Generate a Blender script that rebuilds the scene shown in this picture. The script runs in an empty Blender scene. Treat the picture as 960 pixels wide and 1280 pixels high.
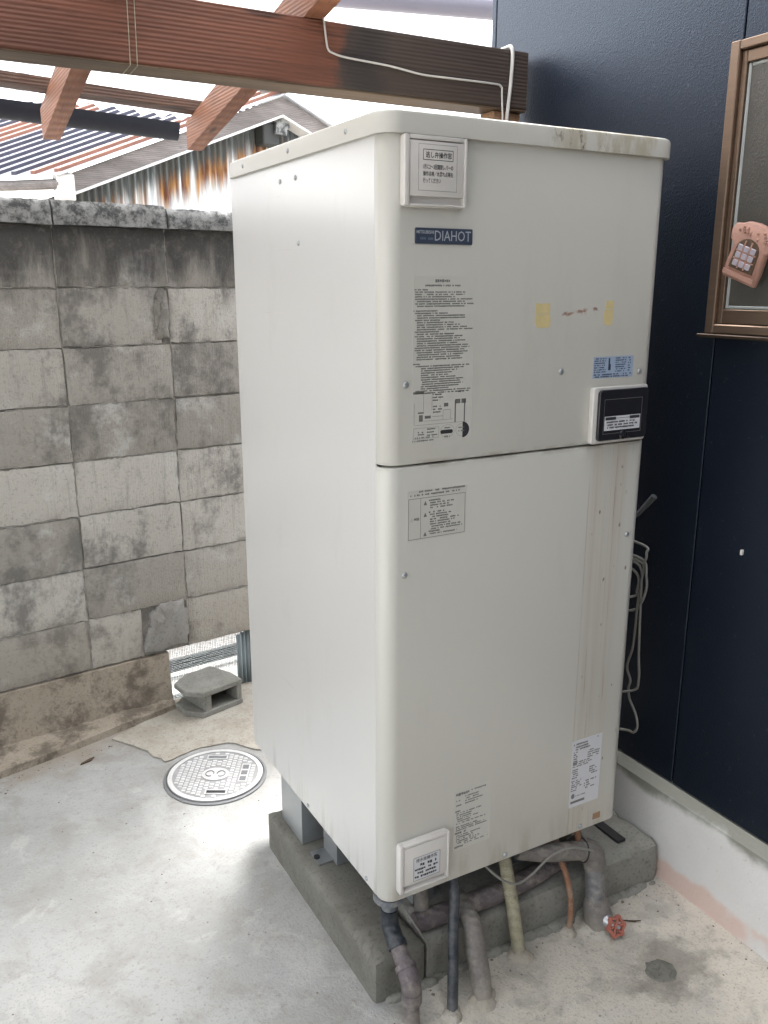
import bpy, bmesh, math, random
from mathutils import Vector, Matrix, noise as mnoise
random.seed(7)
sc = bpy.context.scene
COL = sc.collection
# ------------------------------------------------------------------ camera
cam = bpy.data.cameras.new("camera"); camo = bpy.data.objects.new("camera", cam); COL.objects.link(camo)
Rt, Up, Fw = Vector((.874833, -.484424, .000556)), Vector((.123556, .224243, .966669)), Vector((.468402, .845605, -.256029))
m = Matrix((Rt, Up, -Fw)).transposed().to_4x4(); m.translation = (-.71385, -1.28564, 1.45176)
camo.matrix_world = m
cam.sensor_width = 36; cam.lens = 36 * 1073.49 / 1280; cam.clip_start = .02; cam.clip_end = 600
sc.camera = camo
# ------------------------------------------------------------------ sky, sun, exposure (bright overcast)
SUN_EL, SUN_AZ = 64, 28          # azimuth clockwise from +Y, degrees: hazy sun high behind the block wall, over the open strip beside the roof
w = bpy.data.worlds.new("World"); sc.world = w; w.use_nodes = True
wn = w.node_tree; bg = wn.nodes["Background"]
sky = wn.nodes.new("ShaderNodeTexSky"); sky.sky_type = 'NISHITA'; sky.sun_disc = False
sky.sun_elevation = math.radians(SUN_EL); sky.sun_rotation = math.radians(SUN_AZ)
sky.air_density = 1.0; sky.dust_density = 5.0; sky.ozone_density = 1.0
hs = wn.nodes.new("ShaderNodeHueSaturation"); hs.inputs["Saturation"].default_value = .22
wn.links.new(sky.outputs[0], hs.inputs["Color"]); wn.links.new(hs.outputs[0], bg.inputs[0])
bg.inputs[1].default_value = .15
sun = bpy.data.lights.new("sun", 'SUN'); sun.energy = .65; sun.angle = math.radians(10); sun.color = (1, .985, .965)
suno = bpy.data.objects.new("sun", sun); COL.objects.link(suno)
e, a = math.radians(SUN_EL), math.radians(SUN_AZ)
sdir = Vector((math.sin(a) * math.cos(e), math.cos(a) * math.cos(e), math.sin(e)))
suno.rotation_euler = sdir.to_track_quat('Z', 'Y').to_euler()
vs = sc.view_settings; vs.view_transform = 'Standard'; vs.look = 'None'; vs.gamma = 1; vs.use_curve_mapping = False
vs.exposure = 2.86
sc.render.engine = 'CYCLES'; sc.cycles.use_denoising = True; sc.cycles.max_bounces = 6; sc.cycles.diffuse_bounces = 4; sc.cycles.glossy_bounces = 2; sc.cycles.transmission_bounces = 3
sc.cycles.caustics_reflective = False; sc.cycles.caustics_refractive = False
sc.cycles.transparent_max_bounces = 6; sc.cycles.sample_clamp_indirect = 6

# ------------------------------------------------------------------ material helpers
class N:
    def __init__(s, name):
        s.m = bpy.data.materials.new(name); s.m.use_nodes = True; s.t = s.m.node_tree
        s.b = s.t.nodes["Principled BSDF"]; s.out = s.t.nodes["Material Output"]
    def n(s, kind, **kw):
        x = s.t.nodes.new("ShaderNode" + kind)
        for k, v in kw.items(): setattr(x, k, v)
        return x
    def put(s, sock, v):
        if isinstance(v, bpy.types.NodeSocket): s.t.links.new(v, sock)
        elif isinstance(v, (tuple, list)) and len(v) == 3 and sock.type == 'RGBA': sock.default_value = (*v, 1)
        else: sock.default_value = v
    def pos(s): return s.n("NewGeometry").outputs["Position"]
    def obj(s): return s.n("TexCoord").outputs["Object"]
    def rnd(s): return s.n("ObjectInfo").outputs["Random"]
    def map(s, v, scale=(1, 1, 1), loc=(0, 0, 0), rot=(0, 0, 0)):
        x = s.n("Mapping"); s.put(x.inputs[0], v); x.inputs["Scale"].default_value = scale
        x.inputs["Location"].default_value = loc; x.inputs["Rotation"].default_value = rot; return x.outputs[0]
    def noise(s, v, scale, detail=5, rough=.6, dist=0):
        x = s.n("TexNoise"); s.put(x.inputs["Vector"], v); x.inputs["Scale"].default_value = scale
        x.inputs["Detail"].default_value = min(detail, 5); x.inputs["Roughness"].default_value = rough; x.inputs["Distortion"].default_value = dist
        return x.outputs["Fac"]
    def voro(s, v, scale, feature='F1'):
        x = s.n("TexVoronoi", feature=feature); s.put(x.inputs["Vector"], v); x.inputs["Scale"].default_value = scale; return x.outputs["Distance"]
    def math(s, op, a, b=0, c=0):
        x = s.n("Math", operation=op); s.put(x.inputs[0], a); s.put(x.inputs[1], b); s.put(x.inputs[2], c); return x.outputs[0]
    def ramp(s, v, a, b, lo=0, hi=1):
        x = s.n("MapRange", interpolation_type='SMOOTHSTEP'); s.put(x.inputs[0], v)
        for i, q in enumerate((a, b, lo, hi)): x.inputs[1 + i].default_value = q
        return x.outputs[0]
    def mix(s, f, a, b, mode='MIX'):
        x = s.n("Mix", data_type='RGBA', blend_type=mode); s.put(x.inputs[0], f); s.put(x.inputs[6], a); s.put(x.inputs[7], b); return x.outputs[2]
    def sep(s, v):
        x = s.n("SeparateXYZ"); s.put(x.inputs[0], v); return x.outputs
    def win(s, v, a, b, soft):
        return s.math('MULTIPLY', s.ramp(v, a - soft, a + soft), s.ramp(v, b + soft, b - soft))
    def bump(s, h, strength=.3, dist=.003, prev=None):
        x = s.n("Bump"); x.inputs["Strength"].default_value = strength; x.inputs["Distance"].default_value = dist
        s.put(x.inputs["Height"], h)
        if prev: s.put(x.inputs["Normal"], prev)
        return x.outputs[0]
    def done(s, color=None, rough=None, normal=None, metal=None, coat=None, spec=None):
        I = s.b.inputs
        if color is not None: s.put(I["Base Color"], color)
        if rough is not None: s.put(I["Roughness"], rough)
        if normal is not None: s.put(I["Normal"], normal)
        if metal is not None: s.put(I["Metallic"], metal)
        if coat is not None: s.put(I["Coat Weight"], coat)
        if spec is not None: s.put(I["Specular IOR Level"], spec)
        return s.m
def pipe_mat(name, col, rough=.55, dust=(.33, .3, .25)):
    g = N(name); p = g.pos(); z = g.sep(p)[2]; k = g.noise(p, 28, 5, .7); f = g.noise(p, 130, 4, .75)
    c = g.mix(k, tuple(v * .6 for v in col), tuple(v * 1.25 for v in col)); c = g.mix(g.ramp(f, .5, .68, 0, .55), c, tuple(v * .4 for v in col))
    c = g.mix(g.ramp(g.noise(p, 14, 5, .75), .46, .66, 0, .55), c, dust); c = g.mix(g.math('MULTIPLY', g.ramp(z, .05, 0), .6), c, dust)
    sp = g.n("TexWave", wave_type='BANDS', bands_direction='DIAGONAL'); g.put(sp.inputs[0], p); sp.inputs["Scale"].default_value = 22; sp.inputs["Distortion"].default_value = 2.5
    return g.done(c, g.ramp(k, .3, .7, rough * .8, min(1, rough * 1.25)), g.bump(g.math('ADD', g.math('MULTIPLY', sp.outputs["Fac"], .5), g.math('ADD', k, g.math('MULTIPLY', f, .4))), .6, .004))
def plain(name, col, rough=.5, var=.12, scale=30, metal=0, bump=0, bscale=200):
    g = N(name); p = g.obj(); k = g.noise(p, scale)
    c = g.mix(k, tuple(x * (1 - var) for x in col), tuple(min(1, x * (1 + var)) for x in col))
    nr = g.bump(g.noise(p, bscale), bump, .002) if bump else None
    return g.done(c, g.ramp(k, .2, .8, rough * .88, min(1, rough * 1.12)), nr, metal)

# ------------------------------------------------------------------ mesh helpers
class MB:
    def __init__(s): s.v = []; s.f = []
    def add(s, v, f):
        k = len(s.v); s.v += [tuple(x) for x in v]; s.f += [tuple(i + k for i in q) for q in f]; return s
    def box(s, lo, hi, bev=0, seg=1, jit=0):
        bm = bmesh.new(); bmesh.ops.create_cube(bm, size=1)
        for q in bm.verts: q.co = [lo[i] + (q.co[i] + .5) * (hi[i] - lo[i]) + random.uniform(-jit, jit) for i in range(3)]
        if bev: bmesh.ops.bevel(bm, geom=bm.edges[:], offset=bev, segments=seg, affect='EDGES', profile=.5)
        s.bm(bm); return s
    def rough_box(s, lo, hi, bev=.006, step=.02, amp=.002, chip=.006, zoff=0):
        """cast or broken concrete: bevelled box, cut fine, with uneven faces and chipped arrises"""
        n_ = [max(2, int((hi[i] - lo[i]) / step)) for i in range(3)]; bm = bmesh.new(); V = {}
        def vert(i, j, k):
            if (i, j, k) not in V:
                t = (i / n_[0], j / n_[1], k / n_[2]); p = Vector([lo[a] + (hi[a] - lo[a]) * t[a] for a in range(3)])
                on = [a for a in range(3) if (i, j, k)[a] in (0, n_[a])]
                nv = mnoise.noise_vector(p * 45) * amp + mnoise.noise_vector(p * 9) * amp * .8
                if len(on) >= 2:
                    d = bev * .5 + max(0, mnoise.noise(p * 30 + Vector((7, 3, 1))) - .12) * chip * 2
                    for a in on: p[a] += d * (1 if (i, j, k)[a] == 0 else -1)
                V[(i, j, k)] = bm.verts.new(p + nv)
            return V[(i, j, k)]
        for a in range(3):
            b, c = (a + 1) % 3, (a + 2) % 3
            for side in (0, n_[a]):
                for u in range(n_[b]):
                    for v in range(n_[c]):
                        q = []
                        for du, dv in ((0, 0), (1, 0), (1, 1), (0, 1)):
                            ix = [0, 0, 0]; ix[a] = side; ix[b] = u + du; ix[c] = v + dv; q.append(vert(*ix))
                        bm.faces.new(q)
        s.bm(bm); return s
    def bm(s, bm):
        bm.verts.index_update(); s.add([q.co for q in bm.verts], [[q.index for q in f.verts] for f in bm.faces]); bm.free()
    def tube(s, pts, r, seg=12, smooth=0, caps=True, sq=None):
        P = [Vector(q) for q in pts]; Rr = list(r) if isinstance(r, (list, tuple)) else [r] * len(P)
        if smooth:
            Q, RR = [], []
            for i in range(len(P) - 1):
                p0, p1, p2, p3 = P[max(i - 1, 0)], P[i], P[i + 1], P[min(i + 2, len(P) - 1)]
                for k in range(smooth):
                    t = k / smooth
                    Q.append(.5 * ((2 * p1) + (p2 - p0) * t + (2 * p0 - 5 * p1 + 4 * p2 - p3) * t * t + (3 * p1 - p0 - 3 * p2 + p3) * t ** 3))
                    RR.append(Rr[i] + (Rr[i + 1] - Rr[i]) * t)
            P, Rr = Q + [P[-1]], RR + [Rr[-1]]
        n = len(P); V = []; F = []; u = None
        for i in range(n):
            t = (P[min(i + 1, n - 1)] - P[max(i - 1, 0)]).normalized()
            if u is None: u = t.orthogonal().normalized()
            u = (u - t * u.dot(t)).normalized(); w_ = t.cross(u)
            for k in range(seg):
                an = 2 * math.pi * k / seg; V.append(P[i] + (u * math.cos(an) + w_ * math.sin(an)) * Rr[i])
        for i in range(n - 1):
            for k in range(seg): F.append((i * seg + k, i * seg + (k + 1) % seg, (i + 1) * seg + (k + 1) % seg, (i + 1) * seg + k))
        if caps: F.append(tuple(range(seg))[::-1]); F.append(tuple((n - 1) * seg + k for k in range(seg)))
        return s.add(V, F)
    def loft(s, rings, caps=True):
        n = len(rings[0]); V = [q for r in rings for q in r]; F = []
        for i in range(len(rings) - 1):
            for k in range(n): F.append((i * n + k, i * n + (k + 1) % n, (i + 1) * n + (k + 1) % n, (i + 1) * n + k))
        if caps: F.append(tuple(range(n))[::-1]); F.append(tuple((len(rings) - 1) * n + k for k in range(n)))
        return s.add(V, F)
    def prism(s, poly, z0, z1, M=None, inset=0):
        def sh(d):
            if not d: return poly
            c = [sum(q[i] for q in poly) / len(poly) for i in (0, 1)]
            return [(c[0] + (q[0] - c[0]) * (1 - d / max(1e-6, math.dist(q, c))), c[1] + (q[1] - c[1]) * (1 - d / max(1e-6, math.dist(q, c)))) for q in poly]
        lv = [(z0, inset), (z0 + inset, 0), (z1 - inset, 0), (z1, inset)] if inset else [(z0, 0), (z1, 0)]
        rings = [[Vector((x, y, z)) for x, y in sh(d)] for z, d in lv]
        if M: rings = [[M @ q for q in r] for r in rings]
        return s.loft(rings)
    def lathe(s, prof, seg=24, M=None, caps=True):
        rings = [[Vector((r * math.cos(2 * math.pi * k / seg), r * math.sin(2 * math.pi * k / seg), z)) for k in range(seg)] for r, z in prof]
        if M: rings = [[M @ q for q in r] for r in rings]
        return s.loft(rings, caps)
    def mesh(s, name, mat, smooth=35):
        me = bpy.data.meshes.new(name); me.from_pydata(s.v, [], s.f); me.materials.append(mat); me.update()
        bm = bmesh.new(); bm.from_mesh(me); bmesh.ops.recalc_face_normals(bm, faces=bm.faces[:]); bm.to_mesh(me); bm.free()
        if smooth:
            me.polygons.foreach_set("use_smooth", [True] * len(me.polygons)); me.set_sharp_from_angle(angle=math.radians(smooth))
        return me
    def build(s, name, mat, parent=None, smooth=35, **kw):
        o = bpy.data.objects.new(name, s.mesh(name, mat, smooth)); COL.objects.link(o)
        if parent: o.parent = parent
        return tag(o, **kw)
def tag(o, **kw):
    for k, v in kw.items(): o["category" if k == "cat" else k] = v
    return o
def thing(name, label, cat, loc=(0, 0, 0), rz=0, group=None):
    o = bpy.data.objects.new(name, None); COL.objects.link(o); o.location = loc; o.rotation_euler.z = rz; o.empty_display_size = .05
    o["label"] = label; o["category"] = cat
    if group: o["group"] = group
    return o
def bx(name, lo, hi, mat, parent=None, bev=0, seg=1, jit=0, **kw): return MB().box(lo, hi, bev, seg, jit).build(name, mat, parent, **kw)
def inst(name, me, parent, loc=(0, 0, 0), scale=(1, 1, 1), rot=(0, 0, 0)):
    o = bpy.data.objects.new(name, me); COL.objects.link(o); o.parent = parent; o.location = loc; o.scale = scale; o.rotation_euler = rot; return o
def rrect(x0, y0, x1, y1, r, seg=4):
    out = []
    for cx, cy, a0 in ((x1 - r, y1 - r, 0), (x0 + r, y1 - r, 90), (x0 + r, y0 + r, 180), (x1 - r, y0 + r, 270)):
        for k in range(seg + 1):
            an = math.radians(a0 + 90 * k / seg); out.append((cx + r * math.cos(an), cy + r * math.sin(an)))
    return out
FRONT = Matrix(((1, 0, 0, 0), (0, 0, -1, 0), (0, 1, 0, 0), (0, 0, 0, 1)))     # (x, z, depth) -> front face of the heater, depth towards -y
def text_mb(body, x, z, h, wid=None, y=-.001, mb=None, bold=0):
    c = bpy.data.curves.new("t", 'FONT'); c.body = body; c.size = 1; c.resolution_u = 2; c.offset = bold
    o = bpy.data.objects.new("t", c); COL.objects.link(o); bpy.context.view_layer.update()
    me = bpy.data.meshes.new_from_object(o.evaluated_get(bpy.context.evaluated_depsgraph_get()))
    xs = [q.co.x for q in me.vertices]; ys = [q.co.y for q in me.vertices]
    sx = wid / (max(xs) - min(xs)) if wid else h / (max(ys) - min(ys)); sy = h / (max(ys) - min(ys))
    mb = mb or MB()
    mb.add([(x + (q.co.x - min(xs)) * sx, y, z + (q.co.y - min(ys)) * sy) for q in me.vertices], [tuple(p.vertices) for p in me.polygons])
    bpy.data.objects.remove(o); bpy.data.curves.remove(c); bpy.data.meshes.remove(me); return mb
def q_front(mb, x0, z0, x1, z1, y):
    mb.add([(x0, y, z0), (x1, y, z0), (x1, y, z1), (x0, y, z1)], [(0, 1, 2, 3)])
def fine_print(mb, x0, x1, ztop, lines, pitch, h, y, fill=(.5, 1), indent=0, solid=.78):
    """rows of tiny marks the size of print too small to read"""
    z = ztop
    for _ in range(lines):
        x = x0 + indent; xe = x0 + indent + (x1 - x0 - indent) * random.uniform(*fill)
        while x < xe:
            w_ = random.uniform(.5, 1.0) * h
            if random.random() < solid: q_front(mb, x, z - h * random.uniform(.75, 1), min(x + w_, xe), z - h * random.uniform(0, .15), y)
            x += w_ + .12 * h
        z -= pitch

# ------------------------------------------------------------------ materials
def concrete_floor():
    g = N("yard concrete"); p = g.pos(); big = g.noise(p, 2.2, 6, .62, .6); mid = g.noise(p, 9, 7, .65, .4); fine = g.noise(p, 160, 3)
    c = g.mix(g.ramp(big, .32, .68), (.285, .288, .278), (.375, .38, .37))
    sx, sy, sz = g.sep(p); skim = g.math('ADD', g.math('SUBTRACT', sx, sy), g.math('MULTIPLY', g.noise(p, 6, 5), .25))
    c = g.mix(g.ramp(skim, .12, .34, 0, .85), c, (.58, .535, .455))      # cream screed between base and house wall, lightened to make up for weak light
    c = g.mix(g.ramp(mid, .46, .68, 0, .6), c, (.25, .24, .215))
    c = g.mix(g.ramp(g.noise(g.map(p, (9, 16, 1), (0, 0, 0), (0, 0, .6)), 1, 7, .75, .0), .5, .72, 0, .3), c, (.44, .44, .43))
    c = g.mix(g.ramp(g.noise(p, 45, 5, .75), .53, .7, 0, .5), c, (.2, .19, .17))
    c = g.mix(g.ramp(g.noise(g.map(p, (1, 1, 1), (3, 1, 0)), 4, 6, .7, 1.2), .56, .66, 0, .35), c, (.5, .49, .47))
    x, y, z = g.sep(p)
    edge = g.math('ADD', y, g.math('MULTIPLY', g.noise(p, 5, 6), .55))
    c = g.mix(g.ramp(edge, 1.45, 1.72, 0, .7), c, (.26, .205, .14))
    # damp scars round the floor plug and below the house wall
    dx = g.math('SUBTRACT', x, .60); dy = g.math('SUBTRACT', y, -.22)
    rr = g.math('SQRT', g.math('ADD', g.math('MULTIPLY', dx, g.math('MULTIPLY', dx, .7)), g.math('MULTIPLY', dy, g.math('MULTIPLY', dy, 1.6))))
    rr = g.math('ADD', rr, g.math('MULTIPLY', g.math('SUBTRACT', g.noise(p, 14, 6, .65), .5), .22))
    c = g.mix(g.ramp(rr, .12, .06, 0, .58), c, (.16, .145, .12))
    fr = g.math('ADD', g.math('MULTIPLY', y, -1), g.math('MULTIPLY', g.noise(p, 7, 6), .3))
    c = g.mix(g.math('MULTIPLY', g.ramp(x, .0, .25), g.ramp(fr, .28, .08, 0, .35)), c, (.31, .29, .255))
    c = g.mix(g.ramp(fine, .54, .7, 0, .5), c, (.2, .18, .15))
    c = g.mix(g.math('MULTIPLY', g.ramp(g.voro(p, 24), .09, .03, 0, .85), g.ramp(g.noise(p, 7, 2), .5, .6)), c, (.1, .085, .07))
    h = g.math('ADD', g.math('MULTIPLY', mid, .9), g.math('MULTIPLY', fine, .3))
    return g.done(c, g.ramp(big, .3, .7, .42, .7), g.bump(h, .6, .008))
def mortar(name, a, b, rough=.85, dirt=(.15, .12, .09), amt=.6, sc_=1, bs=.5):
    g = N(name); p = g.pos(); k = g.noise(p, 6 * sc_, 7, .65, .5); f = g.noise(p, 120, 4)
    c = g.mix(k, a, b); c = g.mix(g.ramp(g.noise(p, 9 * sc_, 8, .75, .15), .41, .63, 0, amt), c, dirt)
    c = g.mix(g.ramp(f, .52, .7, 0, .55), c, tuple(x * .45 for x in a))
    h = g.math('ADD', g.math('MULTIPLY', k, .8), g.math('MULTIPLY', f, .35))
    return g.done(c, rough, g.bump(h, bs, .006))
def block_mat():
    g = N("concrete block"); p = g.pos(); r = g.rnd(); z = g.sep(p)[2]
    off = g.n("CombineXYZ"); g.put(off.inputs[0], g.math('MULTIPLY', r, 37)); g.put(off.inputs[2], g.math('MULTIPLY', r, 11))
    va = g.n("VectorMath", operation='ADD'); g.put(va.inputs[0], p); g.put(va.inputs[1], off.outputs[0]); q = va.outputs[0]
    k = g.noise(q, 5, 8, .72, .1); f = g.noise(p, 170, 4, .7); pit = g.voro(p, 95)
    c = g.mix(g.ramp(r, .1, .9), (.305, .287, .252), (.475, .455, .41))
    c = g.mix(g.ramp(k, .52, .68, 0, .6), c, (.52, .515, .49))                                # pale efflorescence
    st0 = g.math('ADD', g.math('MULTIPLY', g.noise(g.map(p, (1.5, 1.5, .8)), 2.6, 5, .7), .55), g.math('MULTIPLY', g.noise(q, 5.5, 5, .78, .1), .45))
    c = g.mix(g.ramp(st0, .49, .61, 0, .8), c, (.125, .12, .112))                             # dark blotches that run on across joints
    drip = g.noise(g.map(p, (30, 30, 2.0)), 1, 5, .7)
    c = g.mix(g.ramp(drip, .54, .7, 0, .35), c, (.2, .185, .155))
    st = g.noise(g.map(p, (13, 13, 2.6)), 1, 5, .68, .2)
    top = g.math('ADD', z, g.math('MULTIPLY', st, .46))
    c = g.mix(g.math('MULTIPLY', g.ramp(top, 1.60, 1.80, 0, .93), g.ramp(g.noise(p, 26, 4, .7), .25, .5, .7, 1)), c, (.045, .045, .044))   # black run-off under the coping
    c = g.mix(g.ramp(z, .5, .25, 0, .25), c, (.24, .19, .125))
    c = g.mix(g.ramp(g.noise(p, 95, 4, .75), .52, .70, 0, .45), c, (.14, .13, .112))
    c = g.mix(g.math('MULTIPLY', g.ramp(g.voro(p, 110), .2, .06, 0, .6), g.ramp(g.noise(p, 9, 3), .4, .65)), c, (.1, .092, .08))
    comb = g.noise(g.map(p, (260, 260, 6)), 1, 2)
    h = g.math('ADD', g.math('MULTIPLY', f, .5), g.math('ADD', g.math('MULTIPLY', g.ramp(pit, .0, .25), .25), g.math('MULTIPLY', comb, .3)))
    return g.done(c, .92, g.bump(g.math('ADD', h, g.math('MULTIPLY', k, .5)), .9, .007))
def paint_mat(name, col, stains=None, rough=.34, coat=.12):
    g = N(name); p = g.pos(); x, y, z = g.sep(p); k = g.noise(p, 3, 5)
    c = g.mix(k, tuple(v * .96 for v in col), col)
    c = g.mix(g.ramp(g.noise(p, 340, 2), .66, .76, 0, .25), c, (.3, .26, .2))
    if stains: c = stains(g, p, x, y, z, c)
    g.b.inputs['Coat Roughness'].default_value = .2
    n_ = g.bump(g.noise(p, 420, 2), .03, .001, g.bump(g.noise(p, 2.2, 2), .16, .01))
    return g.done(c, g.ramp(k, .3, .7, rough, rough + .08), n_, coat=coat)
def side_marks(g, p, x, y, z, c):
    c = g.mix(g.ramp(g.noise(g.map(p, (1, 9, 3)), 1, 5, .7), .55, .75, 0, .12), c, (.36, .34, .29))
    c = g.mix(g.math('MULTIPLY', g.ramp(g.noise(g.map(p, (1, 40, 3)), 1, 4), .5, .66, 0, .4), g.ramp(z, .34, .24)), c, (.33, .3, .24))
    return g.mix(g.ramp(g.noise(g.map(p, (1, 3, 90), (0, 2, 1)), 1, 3), .68, .73, 0, .25), c, (.4, .38, .34))
def front_stains(g, p, x, y, z, c):
    run = g.noise(g.map(p, (46, 1, 1.1)), 1, 6, .7)
    fall = g.win(x, .482, .572, .012)
    c = g.mix(g.math('MULTIPLY', g.math('MULTIPLY', fall, g.ramp(z, .2, 1.14, .35, 1)), g.math('MULTIPLY', g.ramp(z, 1.15, 1.14), g.ramp(run, .40, .64, .14, .42))), c, (.42, .34, .25))
    thin = g.noise(g.map(p, (150, 1, 1.3), (5, 0, 0)), 1, 4, .7)
    c = g.mix(g.math('MULTIPLY', g.math('MULTIPLY', fall, g.ramp(z, 1.15, 1.14)), g.math('MULTIPLY', g.ramp(thin, .55, .68, 0, .7), g.ramp(g.noise(g.map(p, (40, 1, 7), (1, 0, 4)), 1, 4, .7), .40, .58, .1, 1))), c, (.32, .21, .13))
    line = g.win(x, .4745, .4765, .0012); c = g.mix(g.math('MULTIPLY', line, g.math('MULTIPLY', g.ramp(z, 1.1, 1.02, 0, .6), g.ramp(g.noise(g.map(p, (1, 1, 9)), 1, 3), .35, .55, .3, 1))), c, (.38, .26, .15))
    sp = g.math('MULTIPLY', g.win(x, .48, .6, .01), g.math('MULTIPLY', g.ramp(g.voro(g.map(p, (1, 1, .55)), 42), .16, .08), g.ramp(z, 1.12, 1.08, 0, .9)))
    c = g.mix(g.math('MULTIPLY', sp, g.ramp(g.noise(p, 16, 2), .5, .6)), c, (.16, .09, .045))
    band = g.math('ADD', 1.402, g.math('MULTIPLY', g.math('SUBTRACT', x, .42), .09))
    d = g.math('ABSOLUTE', g.math('SUBTRACT', z, band))
    rm = g.math('MULTIPLY', g.win(x, .362, .48, .004), g.ramp(g.math('ADD', d, g.math('MULTIPLY', g.noise(g.map(p, (60, 1, 110)), 1, 4), .028)), .0195, .0135))
    c = g.mix(g.math('MULTIPLY', rm, g.ramp(g.noise(g.map(p, (34, 1, 20), (2, 0, 0)), 1, 3), .47, .56, 0, .8)), c, (.25, .1, .055))
    c = g.mix(g.math('MULTIPLY', g.ramp(g.noise(g.map(p, (24, 1, 5)), 1, 5), .45, .65, 0, .35), g.ramp(z, .34, .24)), c, (.3, .25, .18))
    seam = g.math('ABSOLUTE', g.math('SUBTRACT', z, 1.1405))
    c = g.mix(g.math('MULTIPLY', g.ramp(seam, .012, .001, 0, .55), g.ramp(g.noise(g.map(p, (14, 1, 14)), 1, 4), .42, .6)), c, (.22, .19, .15))
    c = g.mix(g.ramp(g.noise(g.map(p, (7, 1, 2)), 1, 5, .7), .52, .75, 0, .16), c, (.36, .34, .28))
    return g.mix(g.ramp(g.noise(g.map(p, (60, 1, 4), (3, 0, 0)), 1, 3), .7, .76, 0, .3), c, (.33, .3, .25))
def lid_stains(g, p, x, y, z, c):
    k = g.noise(g.map(p, (26, 20, 8)), 1, 6, .72)
    c = g.mix(g.math('MULTIPLY', g.win(x, .35, .6, .05), g.ramp(k, .42, .6, 0, .75)), c, (.4, .355, .255))
    return g.mix(g.math('MULTIPLY', g.win(x, .34, .47, .03), g.ramp(g.noise(g.map(p, (70, 20, 25)), 1, 6, .75), .55, .66, 0, .9)), c, (.1, .075, .045))
def wood(name, a, b, axis=0, stain=None, rough=.62):
    g = N(name); p = g.pos(); s_ = [38, 38, 38]; s_[axis] = 1.6
    wob = g.noise(g.map(p, tuple(2.2 if i == axis else 6 for i in range(3))), 1, 3)
    gr = g.n("TexWave", wave_type='BANDS', bands_direction='Z'); g.put(gr.inputs[0], g.map(p, (.09, .6, 1) if axis == 0 else (.6, .09, 1), (0, 0, 0), (0, .012, 0)))
    gr.inputs["Scale"].default_value = 36; gr.inputs["Distortion"].default_value = 3.2; gr.inputs["Detail"].default_value = 3; gr.inputs["Detail Scale"].default_value = .55
    fib = g.noise(g.map(p, tuple(s_)), 1, 6, .7)
    amp = g.ramp(g.noise(g.map(p, tuple(.8 if i == axis else 14 for i in range(3))), 1, 3), .3, .7, .15, .8)
    c = g.mix(g.math('MULTIPLY', gr.outputs["Fac"], amp), a, b); c = g.mix(g.ramp(fib, .35, .7, .55, 0), c, tuple(v * .55 for v in a))
    c = g.mix(g.ramp(wob, .42, .7, 0, .6), c, tuple(v * .5 for v in a)); c = g.mix(g.ramp(g.noise(g.map(p, tuple(5 if i == axis else 150 for i in range(3))), 1, 4, .75), .56, .68, 0, .6), c, tuple(v * .3 for v in a))
    kn = g.voro(g.map(p, tuple(1.6 if i == axis else 9 for i in range(3)), (.37, .21, .13)), 1); c = g.mix(g.ramp(kn, .1, .045, 0, .85), c, tuple(v * .25 for v in a))
    if stain: c = stain(g, p, c)
    h = g.math('ADD', g.math('MULTIPLY', gr.outputs["Fac"], .5), fib)
    return g.done(c, rough, g.bump(h, .5, .004))
def beam_stain(g, p, c):
    x, y, z = g.sep(p); k = g.math('ADD', x, g.math('MULTIPLY', g.math('SUBTRACT', g.noise(p, 7, 5), .5), .16))
    dark = g.mix(g.noise(g.map(p, (2, 30, 60)), 1, 4), (.03, .021, .017), (.075, .052, .04))
    c = g.mix(g.ramp(k, .235, .265), c, dark)
    return g.mix(g.math('MULTIPLY', g.win(k, .285, .34, .06), .93), c, (.014, .013, .014))
def rusty(name):
    g = N(name); p = g.obj(); x, y, z = g.sep(p)
    st = g.noise(g.map(p, (22, 1, 1.0)), 1, 6, .7, .2); zz = g.n("Attribute", attribute_name="drop").outputs["Fac"]
    c = g.mix(g.noise(p, 30), (.6, .63, .64), (.8, .82, .82))
    d = g.math('ADD', zz, g.math('ADD', g.math('MULTIPLY', st, -.30), g.math('MULTIPLY', g.noise(g.map(p, (60, 1, 3)), 1, 4), -.12)))
    rust = g.mix(g.ramp(g.noise(g.map(p, (30, 1, 5)), 1, 5), .35, .65), (.13, .04, .02), (.40, .2, .06))
    c = g.mix(g.math('MULTIPLY', g.ramp(d, .09, -.05), g.ramp(g.noise(g.map(p, (15, 1, .3)), 1, 3), .36, .52)), c, rust)
    c = g.mix(g.ramp(d, -.04, -.14, 0, .9), c, (.075, .095, .1))
    return g.done(c, .6, None, .25)
def roof_iron():
    g = N("weathered roof iron"); p = g.obj(); r = g.noise(g.map(p, (3, 14, 3)), 1, 6, .7)
    c = g.mix(g.noise(p, 6), (.5, .52, .55), (.66, .68, .7)); c = g.mix(g.ramp(r, .6, .72, 0, .6), c, (.3, .11, .045))
    return g.done(c, .55, None, .3)
def siding():
    g = N("dark blue siding"); p = g.pos(); f = g.noise(p, 330, 4, .8); v = g.voro(p, 300); k = g.noise(p, 3, 5)
    g.b.inputs['Specular Tint'].default_value = (.68, .81, 1, 1)
    c = g.mix(k, (.0035, .006, .012), (.006, .0095, .018)); c = g.mix(g.ramp(g.noise(p, 75, 3), .66, .74, 0, .25), c, (.1, .11, .125))
    h = g.math('ADD', f, g.math('MULTIPLY', v, .8))
    return g.done(c, .34, g.bump(h, .27, .002), spec=.56)
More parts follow.
